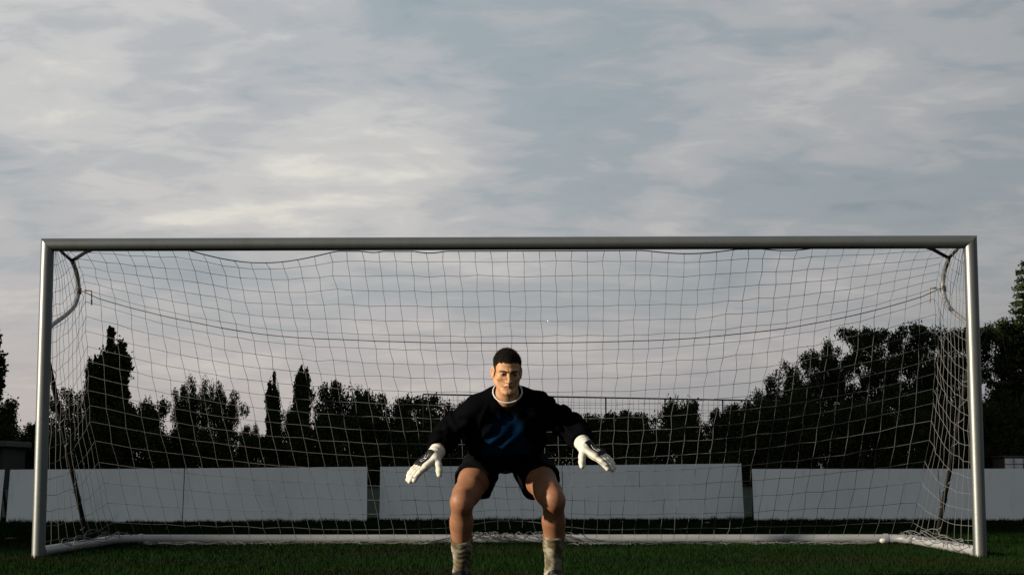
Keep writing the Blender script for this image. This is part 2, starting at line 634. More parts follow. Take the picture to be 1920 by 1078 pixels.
for (x0, y0, x1, y1, h0, h1, lab) in BOARDS:
    root = tag(empty('advertising_board', (x0, y0, 0)), lab, 'board', 'blank boards behind the goal')
    p0, p1 = Vector((0, 0, 0)), Vector((x1 - x0, y1 - y0, 0))
    d = (p1 - p0).normalized()
    back = Vector((-d.y, d.x, 0))
    nseg = 12
    lean = 0.17
    v, f = [], []
    th = 0.018
    for i in range(nseg + 1):
        t = i / nseg
        h = h0 + (h1 - h0) * t
        wob = 0.006 * math.sin(t * 7 + x0)
        for (o_, z_) in ((0, 0.004), (th, 0.004), (lean + th, h), (lean, h)):
            v.append(p0.lerp(p1, t) + back * (o_ + wob) + Vector((0, 0, z_)))
    for i in range(nseg):
        a, b = i * 4, (i + 1) * 4
        for k in range(4):
            f.append((a + k, a + (k + 1) % 4, b + (k + 1) % 4, b + k))
    f.append((0, 1, 2, 3))
    f.append(tuple(nseg * 4 + k for k in (3, 2, 1, 0)))
    MB().add(v, f).build('panel', M['board'], root)
    for t in (0.02, 0.5, 0.98):
        b = p0.lerp(p1, t)
        mbp = MB()
        mbp.tube([b + back * (0.20 + 0.02), b + back * (lean + 0.05) + Vector((0, 0, h0 - 0.05))], 0.022, 6)
        mbp.tube([b + back * 0.62, b + back * (lean + 0.06) + Vector((0, 0, h0 - 0.08))], 0.022, 6)
        mbp.build('prop', M['wood'], root)

# ------------------------------------------------------------------ grass
def grass_patch(n, y0, y1, hmin, hmax, wid, seed, extra=None):
    rg = np.random.default_rng(seed)
    Y = rg.uniform(y0, y1, n)
    X = rg.uniform(-1, 1, n) * (0.335 * (Y + 13.2) + 0.7)
    if extra is not None:
        X, Y = extra
        n = len(X)
    patch = np.sin(X * 1.7 + 1.3 * np.sin(Y * 1.1)) * np.sin(Y * 2.3 + 0.7) * 0.5 + 0.5
    h = rg.uniform(hmin, hmax, n) * (0.75 + 0.5 * patch)
    a = rg.uniform(0, 2 * math.pi, n)
    lean = rg.uniform(0.1, 0.75, n) * h
    la = rg.uniform(0, 2 * math.pi, n)
    w = wid * rg.uniform(0.7, 1.4, n)
    base = np.stack([X, Y, np.zeros(n)], -1)
    side = np.stack([np.cos(a), np.sin(a), np.zeros(n)], -1) * w[:, None]
    tip = base + np.stack([np.cos(la) * lean, np.sin(la) * lean, h], -1)
    v = np.stack([base - side, base + side, tip], 1).reshape(-1, 3)
    t = rg.uniform(0, 1, n)
    col = np.outer(1 - t, (0.0028, 0.0115, 0.0025)) + np.outer(t, (0.0062, 0.0135, 0.0032))
    col *= (0.6 + 0.55 * patch)[:, None]
    mudp = np.clip(np.sin(X * 0.9 + 2) * np.sin(Y * 1.9 + 0.6 * np.sin(X * 2.1)) - 0.35, 0, 1)[:, None]
    col = col * (1 - mudp) + np.array((0.0085, 0.0075, 0.0035)) * mudp
    dry = rg.uniform(0, 1, n) < 0.04 + 0.05 * (patch < 0.2)
    col[dry] = (0.014, 0.012, 0.006)
    return v, np.repeat(col, 3, 0)


parts = [grass_patch(150000, -4.6, 2.4, 0.022, 0.042, 0.0028, 1), grass_patch(150000, 2.4, 10.6, 0.025, 0.05, 0.0045, 2)]
rg = np.random.default_rng(5)
bx_, by_ = [], []
for (x0, y0, x1, y1, h0, h1, lab) in BOARDS:      # longer tufts along the foot of the boards
    n = 900
    t = rg.uniform(0, 1, n)
    keep = (np.sin(t * 19 + x0 * 3) + np.sin(t * 47 + x0) > -0.2)
    t = t[keep]
    bx_.append(x0 + (x1 - x0) * t)
    by_.append(y0 + (y1 - y0) * t - rg.uniform(0.01, 0.12, len(t)))
parts.append(grass_patch(0, 0, 1, 0.02, 0.075, 0.004, 6, (np.concatenate(bx_), np.concatenate(by_))))
gv = np.concatenate([p[0] for p in parts])
gc = np.concatenate([p[1] for p in parts])
gmesh = mesh_np('grass_blades', gv, np.arange(len(gv)).reshape(-1, 3))
set_col(gmesh, gc)
M['grass'] = principled('grass_blade', (0.03, 0.06, 0.015), 0.7, spec=0.0, vcol=True)
tag(link('grass', gmesh, M['grass']), 'short green grass of the football pitch', 'grass', kind='stuff')

# small things lying on the grass
M['leaf_dry'] = principled('dry_leaf', (0.16, 0.125, 0.06), 0.8, noise=dict(scale=60, col=(0.16, 0.10, 0.04)))
for (x, y, s, rz, lab) in [(-4.72, 2.70, 0.075, 0.4, 'dry yellow leaf lying left of the left goalpost'),
                           (1.43, 7.80, 0.07, 1.4, 'pale fallen leaf on the grass behind the goal, nearest the goalkeeper'),
                           (2.40, 7.22, 0.085, 2.2, 'pale fallen leaf on the grass before the gap in the boards')]:
    v, f = [], []
    n = 9
    for i in range(n):
        t = i / (n - 1)
        w = 0.42 * math.sin(math.pi * min(1, t * 1.02)) ** 0.8 * (1 + 0.25 * math.sin(t * 22))
        for k in (-1, -0.5, 0, 0.5, 1):
            v.append((s * (t - 0.5) * 1.6, s * w * k, 0.04 + s * (0.35 * abs(k) * w + 0.25 * (t - 0.5) ** 2)))
    for i in range(n - 1):
        for k in range(4):
            f.append((i * 5 + k, i * 5 + k + 1, i * 5 + 6 + k, i * 5 + 5 + k))
    o = MB().add(v, f).build('fallen_leaf', M['leaf_dry'], None, smooth=True)
    o.location = (x, y, 0)
    o.rotation_euler = (0, 0, rz)
    tag(o, lab, 'leaf', 'fallen leaves')
M['white_plastic'] = principled('white_plastic', (0.5, 0.5, 0.48), 0.5, noise=dict(scale=30, col=(0.4, 0.38, 0.3), lo=0.55, hi=0.8))
mb = MB()
for (rr, zz) in [(0, 0)]:
    prof = [(0.001, 0.012), (0.026, 0.014), (0.034, 0.026), (0.034, 0.040), (0.028, 0.050), (0.012, 0.056), (0.001, 0.057)]
    n = 18
    v = [(r * math.cos(2 * math.pi * j / n), 0.8 * r * math.sin(2 * math.pi * j / n), z) for (r, z) in prof for j in range(n)]
    f = [(i * n + j, i * n + (j + 1) % n, (i + 1) * n + (j + 1) % n, (i + 1) * n + j) for i in range(len(prof) - 1) for j in range(n)]
    mb.add(v, f)
o = mb.build('white_cap', M['white_plastic'], None, smooth=True)
o.location = (3.47, 2.28, 0)
tag(o, 'small white rounded cap lying on the grass before the back bar', 'cap')
# ------------------------------------------------------------------ trees, hedge, fence and sheds
def leaf_mesh(name, clumps, n, size, seed, flat=1.0, cols=((0.009, 0.015, 0.007), (0.023, 0.031, 0.012))):
    rg = np.random.default_rng(seed)
    c = np.array([q[0] for q in clumps], float)
    r = np.array([q[1] for q in clumps], float)
    w = np.prod(r, 1) ** 0.7
    k = rg.choice(len(c), n, p=w / w.sum())
    d = rg.normal(size=(n, 3))
    d /= np.linalg.norm(d, axis=1)[:, None]
    rad = rg.uniform(0, 1, n) ** 0.42 * (1 + 0.22 * rg.normal(size=n).clip(-1, 2))
    p = c[k] + d * rad[:, None] * r[k]
    p[:, 2] = np.maximum(p[:, 2], 0.03)
    a = rg.normal(size=(n, 3))
    a[:, 2] *= flat
    a /= np.linalg.norm(a, axis=1)[:, None]
    b = np.cross(a, rg.normal(size=(n, 3)))
    b /= np.linalg.norm(b, axis=1)[:, None]
    s = size * rg.uniform(0.6, 1.35, n)
    a *= s[:, None]
    b *= (0.58 * s)[:, None]
    v = np.stack([p - a, p + b - 0.15 * a, p + a, p - b - 0.15 * a], 1).reshape(-1, 3)
    me = mesh_np(name, v, np.arange(4 * n).reshape(-1, 4))
    t = (0.6 * rg.uniform(0, 1, n) + 0.4 * rg.uniform(0, 1, len(c))[k])[:, None]
    set_col(me, np.repeat(np.array(cols[0]) * (1 - t) + np.array(cols[1]) * t, 4, 0))
    return me


M['leaf'] = principled('foliage', (0.04, 0.05, 0.02), 0.8, spec=0.0, vcol=True)
M['bark'] = principled('bark', (0.055, 0.045, 0.035), 0.9, noise=dict(scale=9, col=(0.03, 0.025, 0.02), stretch=(1, 1, 0.2)), bump=(12, 0.6))


def trunk_mesh(name, limbs):
    mb = MB()
    for pts, r0, r1 in limbs:
        mb.tube(pts, np.linspace(r0, r1, len(pts)), 7)
    o = mb.build(name, M['bark'], None, smooth=True)
    me = o.data
    bpy.data.objects.remove(o)
    return me


def limb(p, q, rg, bend=0.15, n=6):
    p, q = np.array(p, float), np.array(q, float)
    t = np.linspace(0, 1, n)[:, None]
    off = rg.normal(0, bend, 3) * np.linalg.norm(q - p) * 0.4
    return p * (1 - t) + q * t + off * np.sin(math.pi * t) * 1.0


def proto_broad(seed, h, w, nl, size, dense=1.0, base=0.28):
    rg = np.random.default_rng(seed)
    limbs = [(limb((0, 0, 0), (0, 0, h * 0.72), rg, 0.06, 8), 0.03 * h, 0.006 * h)]
    cl = []
    nlimb = 13
    for i in range(nlimb):
        z0 = h * rg.uniform(0.2, 0.55)
        a = i * 2.4 + rg.uniform(-0.4, 0.4)
        z1 = h * rg.uniform(base + 0.08, 0.93)
        prof = math.sin(math.pi * min(1, max(0.08, (z1 / h - base) / (1.05 - base)))) ** 0.55
        rr = w / 2 * prof * rg.uniform(0.45, 0.85)
        tip = (rr * math.cos(a), rr * math.sin(a), z1)
        L_ = limb((0, 0, z0), tip, rg)
        limbs.append((L_, 0.011 * h, 0.003 * h))
        cr = 0.115 * w * rg.uniform(0.8, 1.35)
        cl.append((tip, (cr, cr, cr * rg.uniform(0.7, 1.1))))
        for _ in range(4):
            o = rg.normal(0, 1, 3) * np.array([0.12 * w, 0.12 * w, 0.08 * h])
            c2 = np.array(tip) + o
            c2[2] = min(c2[2], h * 0.95)
            cr2 = 0.075 * w * rg.uniform(0.7, 1.4)
            limbs.append((limb(L_[3], c2, rg, 0.1, 4), 0.004 * h, 0.0015 * h))
            cl.append((c2, (cr2, cr2, cr2 * 0.9)))
    for _ in range(6):
        cr = 0.10 * w
        cl.append(((rg.normal(0, 0.06 * w), rg.normal(0, 0.06 * w), h * rg.uniform(0.75, 0.96)), (cr * 0.8, cr * 0.8, cr)))
    for _ in range(int(14 * dense)):
        z1 = h * rg.uniform(base, 0.75)
        cr = 0.14 * w
        a = rg.uniform(0, 6.28)
        rr = w * 0.28 * math.sqrt(rg.uniform())
        cl.append(((rr * math.cos(a), rr * math.sin(a), z1), (cr, cr, cr)))
    return trunk_mesh('trunk', limbs), leaf_mesh('crown', cl, nl, size, seed + 50)


def proto_poplar(seed, h, w, nl, size):
    rg = np.random.default_rng(seed)
    limbs = [(limb((0, 0, 0), (0, 0, h * 0.93), rg, 0.02, 8), 0.02 * h, 0.004 * h)]
    cl = []
    for i in range(70):
        t = rg.uniform(0.08, 0.97)
        prof = (max(0.02, 1 - t) / 0.22) ** 0.5 if t > 0.78 else min(1.0, (t + 0.25) / 0.5) ** 0.6
        rr = w * 0.36 * min(prof, 1) * math.sqrt(rg.uniform())
        a = rg.uniform(0, 6.28)
        p = (rr * math.cos(a), rr * math.sin(a), h * t)
        cr = 0.20 * w * rg.uniform(0.7, 1.2) * max(0.45, min(prof, 1))
        cl.append((p, (cr, cr, cr * 1.9)))
        limbs.append((limb((0, 0, max(0.3, h * t - 1.5 * rr - 0.06 * h)), p, rg, 0.06, 4), 0.004 * h, 0.0012 * h))
    return trunk_mesh('trunk', limbs), leaf_mesh('crown', cl, nl, size, seed + 50)


def proto_bush(seed, h, w, nl, size):
    rg = np.random.default_rng(seed)
    cl, limbs = [], []
    for i in range(30):
        a = rg.uniform(0, 6.28)
        z = h * rg.uniform(0.1, 0.88)
        rr = w / 2 * 0.8 * math.sqrt(rg.uniform()) * (1 - 0.5 * (z / h) ** 2)
        cr = 0.14 * w * rg.uniform(0.7, 1.3)
        p = (rr * math.cos(a), rr * math.sin(a), z)
        cl.append((p, (cr, cr, cr * 0.85)))
        if i % 3 == 0:
            limbs.append((limb((0.05 * math.cos(a), 0.05 * math.sin(a), 0), p, rg, 0.1, 5), 0.03, 0.008))
    for i in range(9):
        a = rg.uniform(0, 6.28)
        cl.append(((w * 0.25 * math.cos(a), w * 0.25 * math.sin(a), h * rg.uniform(0.85, 1.0)), (0.07 * w, 0.07 * w, 0.09 * h)))
    return trunk_mesh('trunk', limbs), leaf_mesh('crown', cl, nl, size, seed + 50)


def proto_conifer(seed, h, w, nl, size):
    rg = np.random.default_rng(seed)
    limbs = [(limb((0, 0, 0), (0, 0, h * 0.97), rg, 0.01, 8), 0.018 * h, 0.003 * h)]
    cl = []
    for i in range(26):
        t = 0.10 + 0.87 * i / 25
        R_ = w / 2 * (1 - t) ** 0.75 + 0.12
        for k in range(7):
            a = k * 0.9 + i * 1.3 + rg.uniform(-0.2, 0.2)
            rl = R_ * rg.uniform(0.7, 1.05)
            tip = (rl * math.cos(a), rl * math.sin(a), h * t - 0.12 * rl)
            limbs.append((limb((0, 0, h * t), tip, rg, 0.04, 4), 0.03, 0.008))
            for s in (0.35, 0.65, 0.95):
                cl.append(((tip[0] * s, tip[1] * s, h * t - 0.12 * rl * s), (0.26 * R_ + 0.06, 0.26 * R_ + 0.06, 0.2)))
    return trunk_mesh('trunk', limbs), leaf_mesh('crown', cl, nl, size, seed + 50, 0.6)


PROTO = dict(
    broad1=(proto_broad(21, 8.0, 5.4, 26000, 0.078), 8.0, 5.4),
    broad2=(proto_broad(22, 8.0, 4.6, 23000, 0.078), 8.0, 4.6),
    broad3=(proto_broad(23, 8.0, 5.0, 21000, 0.08, 0.7), 8.0, 5.0),
    loose=(proto_broad(24, 5.0, 4.2, 11000, 0.065, 0.5, 0.2), 5.0, 4.2),
    round=(proto_broad(25, 5.0, 4.4, 20000, 0.065, 1.5, 0.12), 5.0, 4.4),
    poplar1=(proto_poplar(31, 13.0, 3.6, 19000, 0.20), 13.0, 3.4),
    poplar2=(proto_poplar(32, 13.0, 3.4, 18000, 0.22), 13.0, 3.2),
    bush1=(proto_bush(41, 3.0, 4.0, 16000, 0.064), 3.35, 4.0),
    bush2=(proto_bush(42, 3.0, 4.0, 16000, 0.064), 3.35, 4.0),
    bush3=(proto_bush(43, 3.0, 3.6, 13000, 0.06), 3.35, 3.6),
    conifer=(proto_conifer(51, 12.0, 4.2, 26000, 0.08), 12.0, 4.4),
)
for (tm, cm), _, _ in PROTO.values():
    cm.materials.append(M['leaf'])


def tree(kind, name, x, y, h, w, label, cat, group=None, rz=None):
    (tm, cm), ph, pw = PROTO[kind]
    r = tag(empty(name, (x, y, 0), random.uniform(0, 6.28) if rz is None else rz), label, cat, group)
    r.scale = (w / pw, w / pw, h / ph)
    for nm, me in (('trunk', tm), ('crown', cm)):
        o = bpy.data.objects.new(nm, me)
        C.objects.link(o)
        o.parent = r
    return r


GT = 'trees beyond the pitch'
# left hand side
tree('poplar1', 'poplar_tree', -28.55, 76, 9.2, 2.4, 'tall dark poplar cut off by the left edge of the picture', 'tree', GT, 0.3)
tree('bush1', 'shrub', -22.6, 60, 4.2, 2.9, 'dark shrub left of the left goalpost at the picture edge', 'shrub', GT)
tree('bush3', 'shrub', -20.9, 61, 3.0, 2.4, 'low dark shrub seen just left of the left goalpost', 'shrub', GT)
tree('loose', 'tree', -19.6, 61, 4.35, 3.2, 'loose leafy tree between the left goalpost and the fat poplar', 'tree', GT)
tree('poplar2', 'poplar_tree', -21.5, 76, 8.3, 1.85, 'fat dark poplar, the widest of the poplars, left part of the net', 'tree', GT, 1.0)
tree('poplar1', 'poplar_tree', -22.35, 75.5, 6.9, 1.0, 'slim side poplar leaning against the left of the fat poplar', 'tree', GT, 2.0)
tree('bush1', 'tree', -16.5, 62, 4.2, 2.9, 'low open tree right of the fat poplar with sky showing through', 'tree', GT, 1.2)
tree('round', 'tree', -14.9, 64, 5.0, 2.0, 'narrow dark tree left of the tree with one side branch', 'tree', GT, 0.5)
tree('round', 'tree', -13.5, 64, 4.75, 1.9, 'dark tree with one side branch, left of the sky gap', 'tree', GT, 2.2)
tree('bush3', 'shrub', -12.1, 64, 3.0, 1.3, 'small round shrub in the sky gap left of the slim poplars', 'shrub', GT)
tree('poplar2', 'poplar_tree', -12.8, 76, 5.9, 0.78, 'slim poplar, the shorter of the pair left of the goalkeeper', 'tree', GT, 4.0)
tree('poplar1', 'poplar_tree', -11.25, 76, 6.35, 0.98, 'slim poplar, the taller of the pair left of the goalkeeper', 'tree', GT, 5.0)
tree('bush3', 'shrub', -10.9, 66, 3.75, 1.9, 'dark shrub between the two slim poplars', 'shrub', GT)
tree('bush2', 'tree', -8.15, 60, 4.85, 2.7, 'round crowned dark tree right of the slim poplars', 'tree', GT, 0.2)
tree('bush1', 'tree', -6.45, 60.5, 4.65, 2.9, 'broad dark tree next to the round crowned one, nearer the goalkeeper', 'tree', GT, 2.9)
tree('bush2', 'shrub', -4.5, 66, 4.5, 3.6, 'dark shrub left of the goalkeeper at the end of the tall fence', 'shrub', GT, 0.9)
tree('bush3', 'shrub', -2.7, 67, 4.2, 3.6, 'dark shrub half hidden behind the shoulder on the left', 'shrub', GT)
tree('bush2', 'shrub', -18.0, 62.5, 4.0, 2.6, 'dark shrub at the right foot of the fat poplar', 'shrub', GT, 0.6)
tree('bush1', 'shrub', -9.75, 63, 3.9, 1.7, 'dark shrub between the taller slim poplar and the round crowned tree', 'shrub', GT, 2.1)
tree('bush3', 'shrub', -5.25, 63, 4.35, 2.4, 'dark shrub between the broad dark tree and the fence end', 'shrub', GT, 1.5)
# right hand side
tree('bush3', 'shrub', 4.3, 66, 3.5, 3.2, 'low shrub behind the fence just right of the goalkeeper', 'shrub', GT)
tree('bush2', 'shrub', 6.0, 66, 3.7, 3.4, 'shrub climbing the fence between the goalkeeper and the rounded bush', 'shrub', GT)
tree('bush1', 'shrub', 7.6, 60.5, 4.15, 2.7, 'rounded bush rising above the top rail of the fence', 'shrub', GT, 1.8)
tree('bush2', 'shrub', 9.4, 60, 3.75, 2.4, 'dark bush between the rounded bush and the big trees', 'shrub', GT)
tree('bush1', 'shrub', 11.3, 60, 4.2, 2.8, 'dark bush at the left foot of the big trees', 'shrub', GT, 2.5)
tree('round', 'tree', 14.6, 74, 6.3, 3.2, 'outermost left tree of the big group, lowest of the four', 'tree', GT, 0.8)
tree('broad3', 'tree', 16.9, 75, 7.7, 3.4, 'second tree of the big group, tallest tip left of the dense crowns', 'tree', GT, 3.3)
tree('broad2', 'tree', 19.3, 75, 8.35, 3.6, 'third tree of the big group behind the right end of the net', 'tree', GT, 1.1)
tree('broad1', 'tree', 21.9, 76, 8.5, 4.0, 'dense tree beside the right net bracket brace', 'tree', GT, 4.4)
tree('broad2', 'tree', 24.0, 76, 8.4, 3.6, 'tree standing directly behind the right goalpost', 'tree', GT, 5.4)
tree('broad1', 'tree', 26.6, 75, 8.6, 4.6, 'dense dark tree right of the right goalpost', 'tree', GT, 2.0)
tree('conifer', 'conifer_tree', 27.35, 74, 11.9, 5.2, 'tall conifer with tiered branches at the right edge of the picture', 'tree', GT, 0.4)
tree('broad3', 'tree', 29.5, 77, 8.0, 4.5, 'dark tree behind the conifer at the right edge', 'tree', GT, 0.9)
# hedge behind the boards
k = 0
xh = -24.0
while xh < 31:
    kind = ('bush1', 'bush2', 'bush3')[k % 3]
    tree(kind, 'hedge_shrub', xh, 58.6 + 0.9 * math.sin(k * 2.1), (3.1 if xh > -9 else 2.35 if xh > -13.3 else 2.9) + 0.35 * math.sin(k * 1.7) + (0.6 if 10 < xh < 30 else 0), 3.0,
         'dark dense shrub of the hedge above the white boards', 'shrub', 'hedge shrubs behind the boards')
    xh += 1.45
    k += 1
xh = 12.0
while xh < 31:                                   # under storey below the big trees
    tree(('bush2', 'bush1')[k % 2], 'hedge_shrub', xh, 70 + math.sin(k), 4.6 + 0.5 * math.sin(k * 2.3), 3.6,
         'dark dense shrub below the big trees on the right', 'shrub', 'shrubs below the big trees')
    xh += 2.0
    k += 1
# poplar row added outside the frame to shade the boards and background trees
NSH = 0
yy = -11.0
while yy < 76:
    tree(('poplar1', 'poplar2')[NSH % 2], 'poplar_tree', -46 + 0.8 * math.sin(NSH * 1.9), yy, 29.0 + 2 * math.sin(NSH * 2.7), 6.4,
         'tall poplar added out of frame on the left to shade the background', 'tree', 'added shade poplars outside the frame')
    yy += 2.7
    NSH += 1

# tall ball stop fence behind the goal
M['fence'] = principled('dark_fence_steel', (0.03, 0.032, 0.03), 0.6, metal=0.3)
fence = tag(empty('ball_stop_fence', (-4.0, 62, 0)), 'tall dark wire fence running behind the goalkeeper and the bushes', 'fence')
fx0, fx1, fz0, fz1 = 0.0, 16.5, 4.12, 3.88


def fz(x):
    return fz0 + (fz1 - fz0) * (x - fx0) / (fx1 - fx0)


MB().tube([(fx0, 0, fz0), (fx1, 1.9, fz1)], 0.035, 8).build('top_rail', M['fence'], fence, smooth=True)
for xp in (0.0, 2.8, 5.6, 8.35, 11.1, 13.8, 16.5):
    MB().tube([(xp, 1.9 * xp / 16.5 + 0.06, 0), (xp, 1.9 * xp / 16.5 + 0.06, fz(xp) - 0.02)], 0.035, 8).build('fence_post', M['fence'], fence, smooth=True)
wires = []
for xw in np.arange(0.12, 16.5, 0.25):
    wires.append([(xw, 1.9 * xw / 16.5, 0.1), (xw, 1.9 * xw / 16.5, fz(xw) - 0.04)])
for dz in np.arange(0.25, 3.7, 0.25):
    wires.append([(fx0, 0, fz0 - dz), (fx1, 1.9, fz1 - dz)])
v, f = strings(wires, 0.006)
o = link('wire_mesh', mesh_np('wire_mesh', v, f), M['fence'], fence)
o['kind'] = 'stuff'

# low shed at the left edge
M['shed_roof'] = principled('fibre_cement_roof', (0.03, 0.032, 0.031), 0.8, noise=dict(scale=4, col=(0.035, 0.035, 0.032)))
M['shed_wall'] = principled('shed_wall', (0.006, 0.006, 0.006), 0.85, noise=dict(scale=3, col=(0.01, 0.01, 0.01)))
shed = tag(empty('shed', (-22.2, 52, 0)), 'low shed with a flat grey roof edge left of the left goalpost', 'shed')
MB().box((0, 1.5, 0.8), (4.6, 3.0, 1.6)).build('wall', M['shed_wall'], shed, bevel=0.01)
MB().box((0, 1.45, 1.74), (5.0, 3.5, 0.22)).build('roof', M['shed_roof'], shed, bevel=0.02)
MB().box((0.9, -0.02, 0.75), (0.8, 0.04, 1.5)).build('door', M['wood'], shed, bevel=0.005)
# pale hut behind wire panels at the right edge
M['pale_wall'] = principled('pale_panel', (0.42, 0.44, 0.46), 0.6, noise=dict(scale=3, col=(0.3, 0.32, 0.34)))
hut = tag(empty('hut', (22.15, 56.3, 0)), 'pale panelled hut above the boards at the right edge of the picture', 'hut')
MB().box((0, 0.9, 0.6), (3.1, 1.7, 1.2)).build('frame', M['wood'], hut, bevel=0.01)
for i in range(8):
    for j in range(2):
        if i == 2 and j == 0:
            continue
        MB().box((-1.36 + 0.39 * i, 0.03, 0.80 + 0.25 * j), (0.35, 0.05, 0.22)).build('panel', M['pale_wall'], hut, bevel=0.006)
MB().box((0, 0.9, 1.235), (3.2, 1.8, 0.05)).build('roof', M['wood'], hut, bevel=0.01)
# ------------------------------------------------------------------ goalkeeper
def smin(a, b, k):
    h = np.clip(0.5 + 0.5 * (b - a) / k, 0, 1)
    return b * (1 - h) + a * h - k * h * (1 - h)


def smax(a, b, k):
    return -smin(-a, -b, k)


def cone(p, a, b, ra, rb):
    a, b = np.asarray(a, np.float32), np.asarray(b, np.float32)
    ba = b - a
    t = np.clip((p - a) @ ba / (ba @ ba), 0, 1)
    return np.linalg.norm(p - a - t[:, None] * ba, axis=1) - (ra + (rb - ra) * t)


def chain(p, pts, rs, k=0.02):
    d = None
    for i in range(len(pts) - 1):
        e = cone(p, pts[i], pts[i + 1], rs[i], rs[i + 1])
        d = e if d is None else smin(d, e, k)
    return d


def ell(p, c, r):
    q = (p - np.asarray(c, np.float32))
    r = np.asarray(r, np.float32)
    k0 = np.linalg.norm(q / r, axis=1)
    k1 = np.linalg.norm(q / (r * r), axis=1) + 1e-9
    return k0 * (k0 - 1) / k1


def sph(p, c, r):
    return np.linalg.norm(p - np.asarray(c, np.float32), axis=1) - r


def rbox(p, c, h, r):
    q = np.abs(p - np.asarray(c, np.float32)) - (np.asarray(h, np.float32) - r)
    return np.linalg.norm(np.maximum(q, 0), axis=1) + np.minimum(q.max(1), 0) - r


def surf(fn, lo, hi, h, name):
    """surface nets over a signed distance function"""
    lo, hi = np.array(lo, np.float32), np.array(hi, np.float32)
    B = 6
    nb = np.ceil((hi - lo) / (h * B)).astype(int) + 1
    n = nb * B
    cc = np.stack(np.meshgrid(*[(np.arange(m) + 0.5) * B * h for m in nb], indexing='ij'), -1).reshape(-1, 3).astype(np.float32) + lo
    dc = fn(cc).reshape(nb)
    act = np.abs(dc) < B * h * 1.9
    D = np.where(dc < 0, -1.0, 1.0).astype(np.float32)
    D = D.repeat(B, 0).repeat(B, 1).repeat(B, 2)
    A = act.repeat(B, 0).repeat(B, 1).repeat(B, 2)
    idx = np.argwhere(A)
    D[A] = fn(idx.astype(np.float32) * h + lo)
    ins = D < 0
    # a closed outside layer
    for ax in range(3):
        sl = [slice(None)] * 3
        for e in (0, -1):
            sl[ax] = e
            D[tuple(sl)] = np.maximum(D[tuple(sl)], 1e-3)
    ins = D < 0
    corners = [(i, j, k) for i in (0, 1) for j in (0, 1) for k in (0, 1)]

    def cs(arr, c):
        return arr[c[0]:arr.shape[0] - 1 + c[0], c[1]:arr.shape[1] - 1 + c[1], c[2]:arr.shape[2] - 1 + c[2]]
    cnt = sum(cs(ins, c).astype(np.int8) for c in corners)
    cell = (cnt > 0) & (cnt < 8)
    ci = np.argwhere(cell)
    acc = np.zeros((len(ci), 3), np.float32)
    num = np.zeros(len(ci), np.float32)
    cd = [D[ci[:, 0] + c[0], ci[:, 1] + c[1], ci[:, 2] + c[2]] for c in corners]
    for a in range(8):
        for b in range(a + 1, 8):
            ca, cb = np.array(corners[a]), np.array(corners[b])
            if np.abs(ca - cb).sum() != 1:
                continue
            x = (cd[a] < 0) != (cd[b] < 0)
            t = np.where(x, cd[a] / (cd[a] - cd[b] + 1e-12), 0)
            acc += np.where(x[:, None], ca + t[:, None] * (cb - ca), 0)
            num += x
    vert = (ci + acc / num[:, None]) * h + lo
    vid = -np.ones(cell.shape, np.int64)
    vid[cell] = np.arange(len(ci))
    F = []
    for ax in range(3):
        o1, o2 = [(1, 2), (2, 0), (0, 1)][ax]
        s0 = [slice(0, None)] * 3
        s1 = [slice(0, None)] * 3
        s0[ax] = slice(0, -1)
        s1[ax] = slice(1, None)
        x0, x1 = ins[tuple(s0)], ins[tuple(s1)]
        e = np.argwhere(x0 != x1)
        ok = (e[:, o1] > 0) & (e[:, o2] > 0) & (e[:, o1] < cell.shape[o1]) & (e[:, o2] < cell.shape[o2])
        e = e[ok]
        fl = x0[e[:, 0], e[:, 1], e[:, 2]]

        def g(d1, d2):
            q = e.copy()
            q[:, o1] -= d1
            q[:, o2] -= d2
            return vid[q[:, 0], q[:, 1], q[:, 2]]
        quad = np.stack([g(1, 1), g(0, 1), g(0, 0), g(1, 0)], -1)
        quad[~fl] = quad[~fl][:, ::-1]
        F.append(quad)
    F = np.concatenate(F)
    F = F[(F >= 0).all(1)]
    return vert, F


def relax(v, f, it=1, lam=0.5):
    for _ in range(it):
        s = np.zeros_like(v)
        c = np.zeros(len(v), np.float32)
        for a, b in ((0, 1), (1, 2), (2, 3), (3, 0)):
            np.add.at(s, f[:, a], v[f[:, b]])
            np.add.at(s, f[:, b], v[f[:, a]])
            np.add.at(c, f[:, a], 1)
            np.add.at(c, f[:, b], 1)
        v = v + lam * (s / np.maximum(c, 1)[:, None] - v)
    return v


def wave(p, fx, fy, fz, ph=0.0):
    return np.sin(p[:, 0] * fx + p[:, 1] * fy + p[:, 2] * fz + ph)


PL = np.array((0.01, -3.6, 0.0), np.float32)
person = tag(empty('person', tuple(PL)), 'crouching goalkeeper in a dark long sleeved jersey and white gloves, arms spread low', 'person')
J = dict(pelvis=(0.0, -3.50, 0.76), chest=(0.012, -3.85, 0.995), neck=(0.012, -3.97, 1.07),
         head=(0.012, -4.15, 1.216),
         shL=(-0.158, -3.93, 1.022), shR=(0.186, -3.93, 1.040), elL=(-0.325, -3.80, 0.905), elR=(0.375, -3.80, 0.945),
         wrL=(-0.380, -4.04, 0.768), wrR=(0.432, -4.04, 0.815),
         hipL=(-0.117, -3.50, 0.741), hipR=(0.127, -3.50, 0.741), knL=(-0.243, -3.85, 0.505), knR=(0.272, -3.85, 0.512),
         anL=(-0.250, -3.62, 0.100), anR=(0.273, -3.62, 0.100))
J = {k: np.array(v, np.float32) for k, v in J.items()}


def lerp(a, b, t):
    return a + (b - a) * t


# ---- head
HS = 0.0103
_p, _y = R(12), R(7)
Rx = np.array([[1, 0, 0], [0, math.cos(_p), -math.sin(_p)], [0, math.sin(_p), math.cos(_p)]])
Rz = np.array([[math.cos(_y), -math.sin(_y), 0], [math.sin(_y), math.cos(_y), 0], [0, 0, 1]])
HR = (Rz @ Rx).astype(np.float32)


